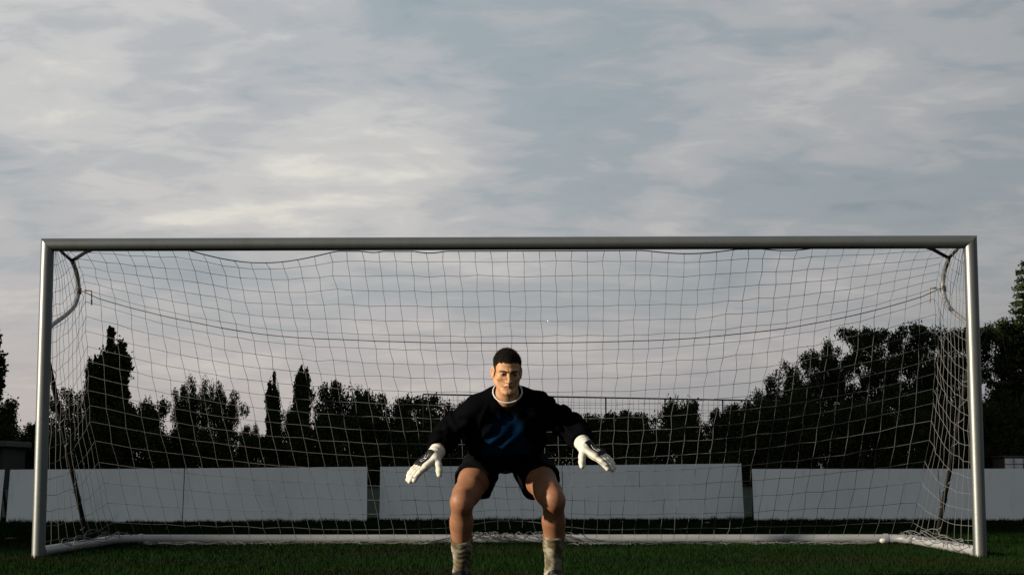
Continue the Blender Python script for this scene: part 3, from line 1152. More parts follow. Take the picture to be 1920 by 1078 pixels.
def hl(p):
    return ((p - J['head']) @ HR) / (HS * np.array((0.95, 1, 1), np.float32))


def hw(q):
    return (np.asarray(q, np.float32) * HS * np.array((0.95, 1, 1), np.float32)) @ HR.T + J['head']


def cranium(q):
    d = ell(q, (0, 1.6, 3.4), (7.3, 9.3, 8.3))
    return smin(d, ell(q, (0, -2.6, 3.6), (6.7, 5.7, 6.6)), 2.5)


def head_sdf(q):
    m = q.copy()
    m[:, 0] = np.abs(m[:, 0])
    d = cranium(q)
    face = ell(q, (0, -2.6, -3.2), (5.75, 5.9, 7.0))
    d = smin(d, face, 2.5)
    d = smin(d, chain(m, [(6.0, 1.2, -3.0), (5.3, 0.3, -6.2), (2.2, -6.5, -9.9), (0, -7.4, -10.1)], [1.5, 1.6, 1.4, 1.5], 1.0), 1.6)
    d = smin(d, sph(m, (0.9, -7.8, -9.95), 1.25), 1.2)                      # chin
    d = smin(d, ell(m, (4.6, -5.4, -2.7), (2.2, 1.9, 1.7)), 1.6)            # cheekbones
    d = smin(d, cone(m, (0.8, -8.55, 1.55), (4.8, -6.9, 1.75), 0.95, 0.85), 1.1)  # brow ridge
    d = smax(d, -ell(m, (3.25, -9.1, 0.05), (2.15, 2.2, 1.15)), 0.9)        # eye sockets
    d = smax(d, -ell(m, (7.4, -8.4, -6.4), (2.2, 2.6, 3.2)), 2.6)           # hollow of the cheek
    d = smin(d, ell(m, (3.2, -7.05, -0.05), (1.75, 1.35, 1.2)), 0.35)       # eyelids
    d = smin(d, cone(m, (2.0, -8.15, 0.75), (4.7, -7.2, 0.55), 0.38, 0.35), 0.35)
    d = smin(d, cone(m, (2.0, -8.0, -0.85), (4.6, -7.1, -0.75), 0.3, 0.3), 0.4)
    d = smax(d, -cone(m, (2.3, -8.75, -0.08), (4.3, -8.1, -0.05), 0.27, 0.22), 0.12)   # lid gap
    nose = cone(q, (0, -8.3, 1.2), (0, -10.7, -3.6), 0.75, 0.95)
    nose = smin(nose, sph(q, (0, -10.75, -3.85), 0.95), 0.5)
    nose = smin(nose, ell(m, (1.25, -9.5, -4.1), (0.85, 1.1, 0.8)), 0.5)
    d = smin(d, nose, 0.9)
    d = smax(d, -sph(m, (0.7, -10.2, -4.85), 0.42), 0.3)                    # nostrils
    d = smin(d, cone(m, (0, -8.75, -5.5), (2.2, -7.8, -6.5), 0.6, 0.4), 0.8)
    d = smin(d, cone(m, (0, -8.95, -6.25), (2.3, -7.9, -6.65), 0.45, 0.3), 0.35)   # lips
    d = smin(d, cone(m, (0, -8.8, -7.25), (1.9, -7.9, -6.95), 0.5, 0.35), 0.4)
    d = smax(d, -cone(m, (0, -9.5, -6.75), (2.6, -8.25, -6.78), 0.3, 0.2), 0.25)
    d = smax(d, -cone(m, (0, -9.3, -8.35), (1.4, -8.7, -8.35), 0.4, 0.35), 0.6)
    # ears
    e = m - np.array((7.75, 1.0, -0.6), np.float32)
    ca, sa = math.cos(0.42), math.sin(0.42)
    e2 = np.stack([e[:, 0] * ca - e[:, 1] * sa, e[:, 0] * sa + e[:, 1] * ca, e[:, 2]], -1)
    ear = ell(e2, (0, 0.4, 0), (0.75, 1.9, 3.3))
    ear = smax(ear, -ell(e2, (0.75, 0.1, 0.3), (0.8, 1.1, 1.9)), 0.35)
    d = smin(d, ear, 0.5)
    return d


def head_all(p):
    q = hl(p).astype(np.float32)
    d = head_sdf(q) * HS
    n = chain(p, [(0.012, -3.93, 1.03), (0.012, -4.01, 1.10), (0.012, -4.10, 1.19)], [0.070, 0.060, 0.060])
    d = smin(d, n, 0.02)
    # neck muscles and throat
    d = smin(d, cone(p, hw((5.6, 2.5, -4.5)), (-0.02, -4.03, 1.085), 0.016, 0.016), 0.02)
    d = smin(d, cone(p, hw((-5.6, 2.5, -4.5)), (0.04, -4.03, 1.085), 0.016, 0.016), 0.02)
    return d


def bodyparts(p):
    def leg(h, k, a, sx):
        th = chain(p, [h, lerp(h, k, 0.5), lerp(h, k, 0.82), k], [0.086, 0.085, 0.073, 0.064], 0.03)
        kn = ell(p, k + np.array((0, -0.020, 0.008), np.float32), (0.042, 0.036, 0.054))
        m1 = lerp(k, a, 0.28) + np.array((0.0, 0.012, 0), np.float32)
        sh = chain(p, [k, m1, lerp(k, a, 0.62), a], [0.060, 0.060, 0.047, 0.038], 0.03)
        calf = ell(p, lerp(k, a, 0.33) + np.array((sx * 0.006, 0.028, 0), np.float32), (0.055, 0.055, 0.12))
        quad = ell(p, lerp(h, k, 0.74) + np.array((-sx * 0.03, -0.02, 0.01), np.float32), (0.045, 0.05, 0.06))
        d = smin(smin(th, sh, 0.02), kn, 0.035)
        d = smin(smin(d, calf, 0.03), quad, 0.03)
        foot = cone(p, a + np.array((0, 0.03, -0.05), np.float32), a + np.array((sx * 0.03, -0.15, -0.062), np.float32), 0.036, 0.028)
        return smin(d, foot, 0.03)
    d = smin(leg(J['hipL'], J['knL'], J['anL'], -1), leg(J['hipR'], J['knR'], J['anR'], 1), 0.02)
    tor = chain(p, [J['pelvis'], lerp(J['pelvis'], J['chest'], 0.5), J['chest'], J['neck']], [0.10, 0.10, 0.10, 0.06], 0.05)
    d = smin(d, tor, 0.04)
    for s in 'LR':
        arm = chain(p, [J['neck'], J['sh' + s], J['el' + s], lerp(J['el' + s], J['wr' + s], 0.35), J['wr' + s]], [0.050, 0.046, 0.034, 0.037, 0.031], 0.03)
        d = smin(d, arm, 0.03)
    return d


vh, fh = surf(head_all, (-0.12, -4.30, 1.03), (0.145, -3.93, 1.36), 0.0026, 'head')
vh = relax(vh, fh, 1, 0.4)
vb, fb = surf(bodyparts, (-0.48, -4.22, 0.0), (0.54, -3.30, 1.16), 0.0075, 'body')
vb = relax(vb, fb, 2, 0.5)
# colours: skin with lips, stubble, brow shade painted round the eyes, legs darkened for light fall-off
qh = hl(vh)
skin = np.array((0.262, 0.142, 0.076))
ch = np.tile(skin, (len(vh), 1))
ax = np.abs(qh[:, 0])


def blend(c, mask, col):
    m = np.clip(mask, 0, 1)[:, None]
    return c * (1 - m) + np.array(col) * m


lip = np.clip(1.2 - np.sqrt((ax / 2.35) ** 2 + ((qh[:, 2] + 6.75) / 0.95) ** 2), 0, 0.35) / 0.35 * (qh[:, 1] < -7.4)
stub = np.clip((-5.0 - qh[:, 2]) / 1.5, 0, 1) * np.clip((2.0 - qh[:, 1]) / 4, 0, 1) * 0.30
ch = blend(ch, stub, (0.1216, 0.0722, 0.0456))
ch = blend(ch, lip * 0.4, (0.152, 0.0646, 0.0418))
ch = blend(ch, np.exp(-((qh[:, 2] + 6.75 + 0.03 * ax ** 2) / 0.24) ** 2) * (ax < 2.5) * (qh[:, 1] < -6.5) * 0.85, (0.035, 0.016, 0.011))
ch = blend(ch, np.exp(-(((ax - 4.5) / 2) ** 2 + ((qh[:, 2] + 3.2) / 2) ** 2)) * 0.25, (0.2128, 0.095, 0.0532))
ch = blend(ch, np.exp(-(((ax - 3.2) / 1.9) ** 2 + ((qh[:, 2] - 0.1) / 0.9) ** 2)) * (qh[:, 1] < -6) * 0.5, (0.0988, 0.0532, 0.0342))  # shadow under the brow, put into the skin colour
nz = 0.5 + 0.25 * (np.sin(vh[:, 0] * 210 + vh[:, 2] * 170) + np.sin(vh[:, 2] * 260 - vh[:, 1] * 190))
rgs = np.random.default_rng(4)
for fq_, am in ((90, 0.07), (230, 0.06), (520, 0.05)):
    kv = rgs.normal(0, fq_, (6, 3))
    ch *= (1 + am * np.sin(vh @ kv.T + rgs.uniform(0, 6, 6)).mean(1) * 1.6)[:, None]
cb = np.tile(np.array((0.128, 0.060, 0.032)), (len(vb), 1))  # darker skin colour imitates the weaker light on the legs
kn = np.minimum(np.linalg.norm(vb - (J['knL'] + (0, -0.05, 0.01)), axis=1), np.linalg.norm(vb - (J['knR'] + (0, -0.05, 0.01)), axis=1))
cb = blend(cb, np.exp(-(kn / 0.05) ** 2) * 0.5, (0.1634, 0.06992, 0.04104))
nz = np.sin(vb[:, 0] * 61 + vb[:, 2] * 47) + np.sin(vb[:, 2] * 83 - vb[:, 1] * 71 + 2)
for fq_, am in ((35, 0.10), (110, 0.09)):
    kv = np.random.default_rng(9).normal(0, fq_, (6, 3))
    cb *= (1 + am * np.sin(vb @ kv.T + np.arange(6)).mean(1) * 1.6)[:, None]
M['skin'] = principled('skin', tuple(skin), 0.55, spec=0.22, vcol=True, sss=0.12, bump=(260, 0.10))
me = mesh_np('body', np.concatenate([vb, vh]) - PL, np.concatenate([fb, fh + len(vb)]))
set_col(me, np.concatenate([cb, ch]))
link('body', me, M['skin'], person, smooth=True)

# eyes
M['eye'] = principled('eye_white', (0.10, 0.085, 0.075), 0.5)
M['iris'] = principled('iris', (0.006, 0.005, 0.004), 0.5)


def blob(c, r, n=14):
    bm = bmesh.new()
    bmesh.ops.create_uvsphere(bm, u_segments=n, v_segments=n, radius=1.0)
    v = np.array([x.co[:] for x in bm.verts]) * np.array(r)
    f = [[x.index for x in q.verts] for q in bm.faces]
    bm.free()
    return v, f


for s in (-1, 1):
    v, f = blob(None, (1.25, 1.25, 1.25))
    e = MB().add(hw(v + np.array((s * 3.25, -7.22, -0.05))) - PL, f).build('eye', M['eye'], person, smooth=True)
    v, f = blob(None, (0.72, 0.22, 0.72))
    MB().add(hw(v + np.array((s * 3.2, -8.40, -0.02))) - PL, f).build('iris', M['iris'], e, smooth=True)

# hair
M['hair'] = principled('short_dark_hair', (0.0045, 0.0032, 0.0023), 0.6, spec=0.04, vcol=True, noise=dict(scale=170, col=(0.014, 0.0095, 0.006), lo=0.5, hi=0.75, amount=0.6), bump=(200, 0.8))


def hairline(q):
    y = q[:, 1]
    ax = np.abs(q[:, 0])
    h = np.interp(y, [-9, -5.8, -5.0, -4.2, -3.5, -1.2, 0.0, 2.0, 4.0, 12], [6.4, 6.2, 5.4, 3.2, -0.2, -1.6, 1.0, 2.6, -3.0, -5.0])
    return h + 0.22 * np.sin(q[:, 0] * 3.1) + 0.2 * np.sin(q[:, 0] * 7.7 + 1) * (y < -4) - 0.02 * ax ** 2 * (y < -4.6) - 0.5 * np.exp(-(ax / 2.2) ** 2) * (y < -4)


def hair_sdf(p):
    q = hl(p).astype(np.float32)
    th = 0.16 + 0.55 * np.clip((q[:, 2] - 2.5) / 4.5, 0, 1)
    tex = 0.22 * np.sin(q[:, 0] * 7 + 1.3 * np.sin(q[:, 1] * 4)) * np.sin(q[:, 1] * 6 + q[:, 2] * 3)
    d = cranium(q) - th - tex * np.clip(th, 0, 1)
    return smax(d, hairline(q) - q[:, 2], 0.35) * HS


va, fa = surf(hair_sdf, (-0.11, -4.28, 1.12), (0.135, -3.95, 1.37), 0.0026, 'hair')
qa = hl(va)
hc = np.tile(np.array((0.0042, 0.0030, 0.0022)), (len(va), 1))
edge_d = qa[:, 2] - hairline(qa)
rnd = np.random.default_rng(12).uniform(0.4, 1.0, len(va))
hc = blend(hc, np.clip((4.6 - qa[:, 2]) / 4.5, 0, 0.75) * rnd, (0.075, 0.046, 0.028))
hc = blend(hc, np.clip(1 - edge_d / 0.9, 0, 0.8) * rnd, (0.07, 0.042, 0.025))
hme = mesh_np('hair', va - PL, fa)
set_col(hme, hc)
hair_o = link('hair', hme, M['hair'], person, smooth=True)
rg = np.random.default_rng(8)                      # cropped strands roughen the outline
pick = rg.choice(len(va), 9000)
qv = hl(va[pick])
nrm = qv - np.array((0, 1.0, 2.0))
nrm /= np.linalg.norm(nrm, axis=1)[:, None]
keep = qv[:, 2] > 3.0
qv, nrm = qv[keep], nrm[keep]
n0 = len(qv)
ed = np.where((edge_d < 0.7) & (qa[:, 1] < -2.5))[0]
if len(ed):                                        # a ragged front hairline
    ed = rg.choice(ed, 1600)
    qv = np.concatenate([qv, qa[ed]])
    nrm = np.concatenate([nrm, np.tile(np.array((0.0, -0.55, -1.0)), (len(ed), 1))])
n = len(qv)
dirs = nrm + rg.normal(0, 0.35, (n, 3)) + np.array((0, -0.35, 0.1))
dirs /= np.linalg.norm(dirs, axis=1)[:, None]
side = np.cross(dirs, rg.normal(size=(n, 3)))
side /= np.linalg.norm(side, axis=1)[:, None]
ln = rg.uniform(0.35, 1.1, n)[:, None] * np.clip((qv[:, 2:3] - 1.5) / 5, 0.25, 1)
ln[n0:] *= 0.55
b0 = qv - nrm * 0.1
v = np.stack([b0 - side * 0.05, b0 + side * 0.05, b0 + dirs * ln], 1).reshape(-1, 3)
sme = mesh_np('hair_strands', hw(v) - PL, np.arange(3 * n).reshape(-1, 3))
set_col(sme, np.repeat(np.array((0.0042, 0.003, 0.0022)) * rg.uniform(0.7, 2.2, (n, 1)), 3, 0))
o = link('hair_strands', sme, M['hair'], hair_o)
o['kind'] = 'stuff'
for s in (-1, 1):
    def brow(p, s=s):
        q = hl(p).astype(np.float32)
        q[:, 0] *= s
        return chain(q, [(1.2, -9.4, 1.15), (3.0, -8.85, 1.55), (5.1, -7.5, 1.45)], [0.36, 0.40, 0.2], 0.2) * HS
    c = hw((s * 3.1, -8.5, 1.7))
    v, f = surf(brow, c - 0.04, c + 0.04, 0.0016, 'brow')
    bme = mesh_np('eyebrow', v - PL, f)
    set_col(bme, np.tile(np.array((0.008, 0.0055, 0.004)), (len(v), 1)))
    link('eyebrow', bme, M['hair'], person, smooth=True)

# ---- jersey
M['jersey'] = principled('jersey_cloth', (0.005, 0.005, 0.006), 0.85, spec=0.0, vcol=True, bump=(300, 0.08))
CN = np.array((0.0, -0.80, 0.60), np.float32)
CN /= np.linalg.norm(CN)
CC = np.array((0.014, -4.015, 1.112), np.float32)


def sleeve_end(s):
    return lerp(J['el' + s], J['wr' + s], 0.70), (J['wr' + s] - J['el' + s]) / np.linalg.norm(J['wr' + s] - J['el' + s])


def jersey_sdf(p):
    P_, Ch, Nk = J['pelvis'], J['chest'], J['neck']
    ox = np.array((1, 0, 0), np.float32)
    d = None
    for s in (-1, 1):
        t = chain(p, [P_ + ox * s * 0.085 + np.array((0, -0.02, 0.035), np.float32), lerp(P_, Ch, 0.45) + ox * s * 0.098 + np.array((0, -0.015, -0.01), np.float32),
                      Ch + ox * s * 0.085, Nk + ox * s * 0.06 + np.array((0, 0.03, 0.0), np.float32)], [0.124, 0.121, 0.116, 0.072], 0.05)
        d = t if d is None else smin(d, t, 0.07)
    d = smin(d, cone(p, lerp(P_, Ch, 0.3) + np.array((0, -0.04, -0.05), np.float32), lerp(P_, Ch, 0.8) + np.array((0, -0.02, -0.05), np.float32), 0.10, 0.10), 0.06)
    for s in 'LR':
        sg = -1 if s == 'L' else 1
        e, dr = sleeve_end(s)
        sh = J['sh' + s]
        bag = np.array((sg * 0.012, 0.01, -0.02), np.float32)
        arm = chain(p, [Nk + np.array((sg * 0.05, 0.02, 0.0), np.float32), sh, lerp(sh, J['el' + s], 0.55) + bag, J['el' + s] + bag * 1.2, lerp(J['el' + s], J['wr' + s], 0.5) + bag * 0.7, e + dr * 0.02],
                    [0.080, 0.072, 0.070, 0.067, 0.062, 0.047], 0.05)
        arm = smax(arm, (p - e - dr * 0.02) @ dr, 0.012)
        d = smin(d, arm, 0.035)
    # folds: long swags across the belly and rings on the sleeves
    lat = p[:, 0] - 0.01
    fold = 0.006 * np.sin(34 * (p[:, 2] + 0.55 * p[:, 1]) + 9 * np.abs(lat) + 2.2 * np.sin(lat * 17 + 1))
    fold += 0.0045 * np.sin(60 * lat + 30 * p[:, 1] + 3 * np.sin(p[:, 2] * 26))
    fold += 0.003 * np.sin(95 * p[:, 2] - 70 * lat + 40 * p[:, 1])
    amp = np.clip((1.06 - p[:, 2]) / 0.10, 0.15, 1)
    armr = np.clip((np.abs(lat) - 0.19) / 0.06, 0, 1)
    ring = 0.007 * np.sin(70 * p[:, 2] - 45 * p[:, 1] + 22 * lat + 2 * np.sin(lat * 40))
    calm = 1 - 0.65 * np.exp(-((lat / 0.13) ** 2 + ((p[:, 2] - 0.91) / 0.10) ** 2)) * (p[:, 1] < -3.6)
    d = d + fold * amp * calm * (1 - 0.5 * armr) + ring * armr
    # broad pulled folds on the front
    pz = p[:, [0, 2]]
    front = (p[:, 1] < -3.6)

    def ridge(pts, wd, amp_):
        dd = 9.0
        for i in range(len(pts) - 1):
            a0, b0 = np.array(pts[i], np.float32), np.array(pts[i + 1], np.float32)
            t = np.clip((pz - a0) @ (b0 - a0) / ((b0 - a0) @ (b0 - a0)), 0, 1)
            dd = np.minimum(dd, np.linalg.norm(pz - a0 - t[:, None] * (b0 - a0), axis=1))
        return amp_ * np.exp(-(dd / wd) ** 2) * front
    d = d - ridge([(-0.02, 0.97), (-0.05, 0.90), (-0.10, 0.855)], 0.06, 0.006)
    d = d - ridge([(-0.10, 1.03), (-0.13, 0.96), (-0.15, 0.90)], 0.014, 0.008)
    # neck opening
    ax_ = (p - CC) @ CN
    rad = np.linalg.norm((p - CC) - ax_[:, None] * CN, axis=1)
    d = smax(d, -np.maximum(rad - 0.078, -0.035 - ax_), 0.006)
    d = smax(d, -(np.maximum(rad - 0.085, 0.012 - ax_)), 0.01)
    return d


vj, fj = surf(jersey_sdf, (-0.50, -4.20, 0.60), (0.56, -3.30, 1.24), 0.0052, 'jersey')
vj = relax(vj, fj, 1, 0.4)
cj = np.tile(np.array((0.0016, 0.0017, 0.0022)), (len(vj), 1))
# royal blue front panel: narrow at the neck, widening towards the waist
tz = np.clip((1.01 - vj[:, 2]) / 0.20, 0, 1)
half = 0.02 + 0.14 * tz ** 0.6
inside = np.clip((half - np.abs(vj[:, 0] - 0.012)) / 0.045, 0, 1) * np.clip((1.015 - vj[:, 2]) / 0.05, 0, 1) * np.clip((vj[:, 2] - 0.76) / 0.02, 0, 1) * (vj[:, 1] < -3.62)
cj = blend(cj, inside, (0.0016, 0.0098, 0.029))
me = mesh_np('jersey', vj - PL, fj)
set_col(me, cj)
jersey = link('jersey', me, M['jersey'], person, smooth=True)
# white ribbed collar
M['collar'] = principled('white_rib', (0.3192, 0.3192, 0.3344), 0.8, bump=(500, 0.3))
u1 = np.array((1.0, 0, 0))
u2 = np.cross(CN, u1)
a = np.linspace(0, 2 * math.pi, 61)
ringp = CC + 0.080 * (np.cos(a)[:, None] * u1 + np.sin(a)[:, None] * u2) + CN * 0.004 - PL
MB().tube(ringp, 0.0042, 8, caps=False).build('collar', M['collar'], jersey, smooth=True)

# ---- shorts
M['shorts'] = principled('shorts_cloth', (0.0018, 0.0019, 0.0025), 0.8, spec=0.02, bump=(300, 0.06))


def shorts_sdf(p):
    P_ = J['pelvis']
    d = None
    for s in (-1, 1):
        t = cone(p, P_ + np.array((s * 0.075, -0.01, 0.06), np.float32), P_ + np.array((s * 0.095, 0.01, 0.01), np.float32), 0.118, 0.112)
        d = t if d is None else smin(d, t, 0.05)
    for s in 'LR':
        h, k = J['hip' + s], J['kn' + s]
        a, b = lerp(h, k, 0.05), lerp(h, k, 0.66)
        dr = (k - h) / np.linalg.norm(k - h)
        down = np.array((0, 0.012, -0.014), np.float32)
        lg = cone(p, a, b + down, 0.108, 0.122)
        lg = lg + 0.004 * np.sin(55 * p[:, 0] + 38 * p[:, 1] + 20 * p[:, 2]) + 0.003 * np.sin(90 * p[:, 2] + 60 * p[:, 0])
        cut = (p - lerp(h, k, 0.515)) @ dr + 0.005 * np.sin(50 * p[:, 0] + 30 * p[:, 2])
        lg = smax(lg, cut, 0.008)
        hol = np.maximum(cone(p, lerp(h, k, 0.3), b + down + dr * 0.1, 0.088, 0.116), -((p - lerp(h, k, 0.40)) @ dr))
        lg = smax(lg, -hol, 0.006)
        d = smin(d, lg, 0.03)
    return d


vs_, fs_ = surf(shorts_sdf, (-0.40, -3.95, 0.50), (0.42, -3.28, 0.93), 0.006, 'shorts')
vs_ = relax(vs_, fs_, 2, 0.5)
link('shorts', mesh_np('shorts', vs_ - PL, fs_), M['shorts'], person, smooth=True)

# ---- socks and boots
M['sock'] = principled('muddy_white_sock', (0.5, 0.48, 0.40), 0.9, spec=0.15, vcol=True, bump=(350, 0.25))
M['boot'] = principled('black_boot', (0.006, 0.006, 0.007), 0.5, spec=0.1, noise=dict(scale=25, col=(0.014, 0.013, 0.01), lo=0.6, hi=0.75))
M['lace'] = principled('boot_lace', (0.32, 0.32, 0.31), 0.8)
for s, top in (('L', 0.50), ('R', 0.455)):
    k, a = J['kn' + s], J['an' + s]
    sx = -1 if s == 'L' else 1

    def sock_sdf(p):
        m1 = lerp(k, a, 0.28) + np.array((0.0, 0.012, 0), np.float32)
        d = chain(p, [k, m1, lerp(k, a, 0.62), a, a + np.array((0, 0, -0.05), np.float32)], [0.060, 0.0635, 0.053, 0.045, 0.045], 0.03)
        calf = ell(p, lerp(k, a, 0.33) + np.array((sx * 0.006, 0.028, 0), np.float32), (0.061, 0.061, 0.125))
        d = smin(d, calf, 0.03)
        dr = (a - k) / np.linalg.norm(a - k)
        h = (p - k) @ dr
        tt = (h / np.linalg.norm(a - k) - top)
        d = d - 0.004 * np.exp(-(tt / 0.035) ** 2)
        fold = np.sin(p[:, 2] * 190 + 28 * p[:, 0] + 2.5 * np.sin(p[:, 0] * 40 + p[:, 1] * 25)) + 0.6 * np.sin(p[:, 2] * 120 - 60 * p[:, 0] + 40 * p[:, 1])
        d = d + (0.0028 if s == 'L' else 0.0016) * fold * np.clip(0.4 + 0.6 * sx * -1 * (p[:, 0] - a[0]) / 0.05 * (1 if s == 'L' else 0.2), 0.2, 1.2)
        d = smax(d, -(h - top * np.linalg.norm(a - k)) + 0.004 * np.sin(p[:, 0] * 40), 0.006)
        return d
    lo = np.minimum(k, a) - 0.11
    hi = np.maximum(k, a) + 0.11
    lo[2] = 0.03
    v, f = surf(sock_sdf, lo, hi, 0.0042, 'sock')
    mud = 0.5 + 0.5 * np.sin(v[:, 0] * 46 + 2.4 * np.sin(v[:, 2] * 23 + 1)) * np.sin(v[:, 2] * 31 + v[:, 1] * 37 + (0 if s == 'L' else 2))
    mud = np.clip((mud - 0.25) * 2.6 + 0.35 * np.sin(v[:, 0] * 130 + v[:, 2] * 90) * np.sin(v[:, 2] * 140), 0, 1)
    c = np.tile(np.array((0.19, 0.1786, 0.1406)), (len(v), 1))
    c = blend(c, mud * 0.92, (0.05, 0.041, 0.019))
    c = blend(c, np.clip((np.sin(v[:, 0] * 90 + 5 * np.sin(v[:, 2] * 60)) * np.sin(v[:, 2] * 75 + v[:, 0] * 50)) - 0.55, 0, 1) * 1.6, (0.0456, 0.038, 0.02052))
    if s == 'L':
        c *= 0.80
    me = mesh_np('sock', v - PL, f)
    set_col(me, c)
    link('sock', me, M['sock'], person, smooth=True)

    def boot_sdf(p):
        heel = a + np.array((0, 0.045, -0.045), np.float32)
        mid = a + np.array((sx * 0.012, -0.05, -0.055), np.float32)
        toe = a + np.array((sx * 0.045, -0.165, -0.066), np.float32)
        d = chain(p, [heel, mid, toe], [0.042, 0.044, 0.034], 0.03)
        d = smin(d, ell(p, a + np.array((sx * 0.02, -0.10, -0.055), np.float32), (0.05, 0.08, 0.032)), 0.02)
        d = smin(d, cone(p, a + np.array((0, 0.0, 0.0), np.float32), a + np.array((0, 0.01, -0.05), np.float32), 0.052, 0.05), 0.03)
        d = smin(d, cone(p, a + np.array((0, -0.045, 0.012), np.float32), mid + np.array((0, -0.01, 0.03), np.float32), 0.022, 0.026), 0.02)   # tongue
        d = smax(d, (p - a)[:, 2] - 0.020 + 0.25 * (p - a)[:, 1], 0.006)
        return smax(d, 0.014 - p[:, 2], 0.006)
    v, f = surf(boot_sdf, a + np.array((-0.13, -0.24, -0.1), np.float32), a + np.array((0.13, 0.12, 0.06), np.float32), 0.004, 'boot')
    boot = link('boot', mesh_np('boot', v - PL, f), M['boot'], person, smooth=True)
    mb = MB()
    for i in range(1, 3):
        c0 = a + np.array((sx * (0.004 + 0.006 * i), -0.062 - 0.024 * i, 0.002 - 0.014 * i))
        x = np.linspace(-0.027, 0.027, 7)
        mb.tube(np.stack([c0[0] + x, c0[1] + 0.3 * x * (-1) ** i, c0[2] + 0.004 - 14 * x * x], -1) - PL, 0.0022, 5)
    mb.build('laces', M['lace'], boot, smooth=True)['kind'] = 'stuff'
    for (dx, dy) in ((-0.022, 0.04), (0.022, 0.04), (-0.025, -0.09), (0.03, -0.09), (0.02, -0.15)):
        c0 = a + np.array((dx + sx * 0.02, dy, 0)) - PL
        MB().tube([(c0[0], c0[1], 0.017), (c0[0], c0[1], 0.002)], [0.007, 0.005], 8).build('stud', M['boot'], boot)

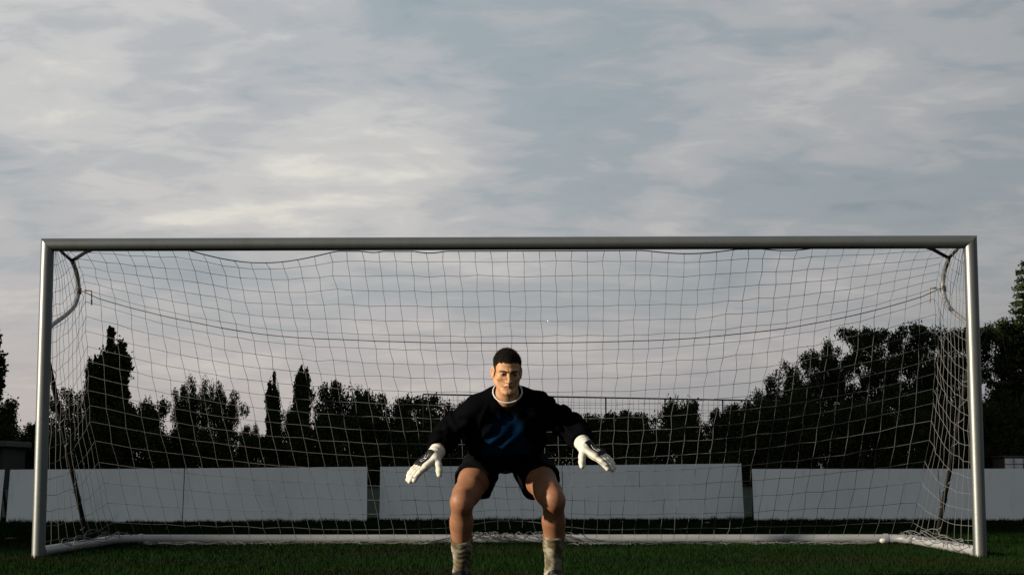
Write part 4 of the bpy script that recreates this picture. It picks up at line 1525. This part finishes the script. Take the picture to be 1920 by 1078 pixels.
# ---- gloves
M['glove'] = principled('white_latex_glove', (0.74, 0.73, 0.64), 0.7, spec=0.25, vcol=True, bump=(220, 0.12))
M['glove_black'] = principled('black_glove_panel', (0.003, 0.0033, 0.0045), 0.6, spec=0.1, noise=dict(scale=80, col=(0.006, 0.006, 0.007)))
M['glove_print'] = principled('glove_print', (0.304, 0.3116, 0.3192), 0.6)
for s, tipp, th in (('L', (-0.575, -4.15, 0.610), (-0.42, -0.50, 0.72)), ('R', (0.635, -4.15, 0.685), (0.34, -0.50, 0.78))):
    w = J['wr' + s]
    d = np.array(tipp, np.float32) - w
    d /= np.linalg.norm(d)
    nn = np.array(th, np.float32)                          # the way the back of the hand faces
    nn -= d * (nn @ d)
    nn /= np.linalg.norm(nn)
    l = np.cross(nn, d) if s == 'L' else np.cross(d, nn)
    fd_ = (J['wr' + s] - J['el' + s])
    fd_ /= np.linalg.norm(fd_)
    GB = np.stack([d, l, nn], 1).astype(np.float32)      # columns: along, thumb side, back of hand

    def gl(p):
        return ((p - w) @ GB) * 100.0 / 1.3

    fing = [(2.95, 7.4, 1.20), (1.0, 8.3, 1.24), (-0.95, 7.9, 1.20), (-2.8, 6.4, 1.1)]

    def fingers(q):
        out = []
        for i, (b, L_, r) in enumerate(fing):
            sp = 0.0
            a0 = np.array((8.6 - 0.15 * abs(b), b, 0.0))
            a1 = a0 + L_ * 0.48 * np.array((0.99, sp * 0.4, -0.08))
            a2 = a1 + L_ * 0.33 * np.array((0.96, sp * 0.3, -0.26))
            a3 = a2 + L_ * 0.22 * np.array((0.90, 0, -0.42))
            out.append(chain(q, [a0 - (1.5, 0, 0), a1, a2, a3], [r * 1.05, r, r * 0.95, r * 0.85], 0.4))
        return out

    def glove_sdf(p):
        q = gl(p).astype(np.float32)
        fq = (fd_ @ GB).astype(np.float32)
        cuff = cone(q, tuple(-5.0 * fq), (1.2, 0, 0), 3.55, 3.3)
        cuff = smax(cuff, -(q @ fq + 3.6), 0.5)
        palm = rbox(q, (5.3, 0, 0), (4.2, 4.2, 1.55), 1.3)
        dd = smin(cuff, palm, 1.4)
        fs = fingers(q)
        ff = fs[0]
        for e in fs[1:]:
            ff = smin(ff, e, 0.12)
        dd = smin(dd, ff, 0.6)
        tb = chain(q, [(1.8, 2.4, -0.6), (3.4, 4.8, -2.0), (4.8, 6.2, -3.6), (5.8, 6.8, -4.8)], [1.7, 1.55, 1.4, 1.15], 0.5)
        dd = smin(dd, tb, 0.9)
        dd = dd + 0.10 * np.sin(q[:, 0] * 2.1 + q[:, 1]) * np.clip((2.0 - q[:, 0]) / 2, 0, 1)
        ra = q - (q @ fq)[:, None] * fq
        dd = smax(dd, -np.maximum(np.linalg.norm(ra, axis=1) - 3.0, q @ fq + 2.4), 0.3)     # open cuff
        return dd * 0.013
    c0 = w + d * 0.065
    v, f = surf(glove_sdf, c0 - 0.18, c0 + 0.18, 0.0027, 'glove')
    v = relax(v, f, 1, 0.35)
    q = gl(v)
    col = np.tile(np.array((0.345, 0.342, 0.305)), (len(v), 1))
    fd = np.sort(np.stack(fingers(q.astype(np.float32)), -1), 1)
    seam = np.clip(1 - (fd[:, 1] - fd[:, 0]) / 0.35, 0, 1) * (q[:, 0] > 8.6)
    col = blend(col, seam, (0.03, 0.03, 0.03))
    edge = np.exp(-((q[:, 2] + 0.35) / 0.22) ** 2) * (q[:, 0] > 3.5) * (q[:, 1] > 2.0) * (q[:, 1] < 4.6)
    col = blend(col, edge * 0.85, (0.04, 0.04, 0.045))
    dirt = np.clip(np.sin(q[:, 0] * 1.7 + 2 * np.sin(q[:, 1] * 1.3)) * np.sin(q[:, 1] * 2.1 + q[:, 2]) - 0.2, 0, 1)
    col = blend(col, dirt * (0.5 if s == 'R' else 0.3), (0.1672, 0.152, 0.1102))
    me = mesh_np('glove', v - PL, f)
    set_col(me, col)
    glove = link('glove', me, M['glove'], person, smooth=True)
    # black panel on the back of the hand: the glove's own surface, lifted by 2 mm
    nv = np.zeros_like(v)
    e1 = np.cross(v[f[:, 2]] - v[f[:, 0]], v[f[:, 3]] - v[f[:, 1]])
    for i in range(4):
        np.add.at(nv, f[:, i], e1)
    nv /= np.linalg.norm(nv, axis=1)[:, None] + 1e-9
    fc = q[f].mean(1)
    sel = (fc[:, 0] > 1.0) & (fc[:, 0] < 9.6) & (np.abs(fc[:, 1] + 0.9) < 3.0) & (nv[f[:, 0]] @ nn > 0.35)
    fsel = f[sel]
    ids = np.unique(fsel)
    mp = -np.ones(len(v), int)
    mp[ids] = np.arange(len(ids))
    link('back_panel', mesh_np('back_panel', v[ids] + nv[ids] * 0.002 - PL, mp[fsel]), M['glove_black'], glove, smooth=True)
    top_ids = ids[nv[ids] @ nn > 0.6]

    def on_back(a_, b_):
        j = top_ids[np.argmin((q[top_ids, 0] - a_) ** 2 + (q[top_ids, 1] - b_) ** 2)]
        base = w + GB @ np.array((a_, b_, q[j, 2])) * 0.013
        return base + nn * 0.0035 - PL
    for pts in ([(3.4, 0.6), (5.0, 0.75), (6.6, 0.7), (7.6, 0.4), (7.5, -0.4)], [(3.8, -0.9), (5.2, -0.7), (6.4, -0.9), (7.4, -1.3)], [(5.0, 0.7), (5.3, 0.0), (5.2, -0.7)]):
        MB().tube([on_back(*t_) for t_ in pts], 0.0016, 5).build('logo_stroke', M['glove_print'], glove, smooth=True)
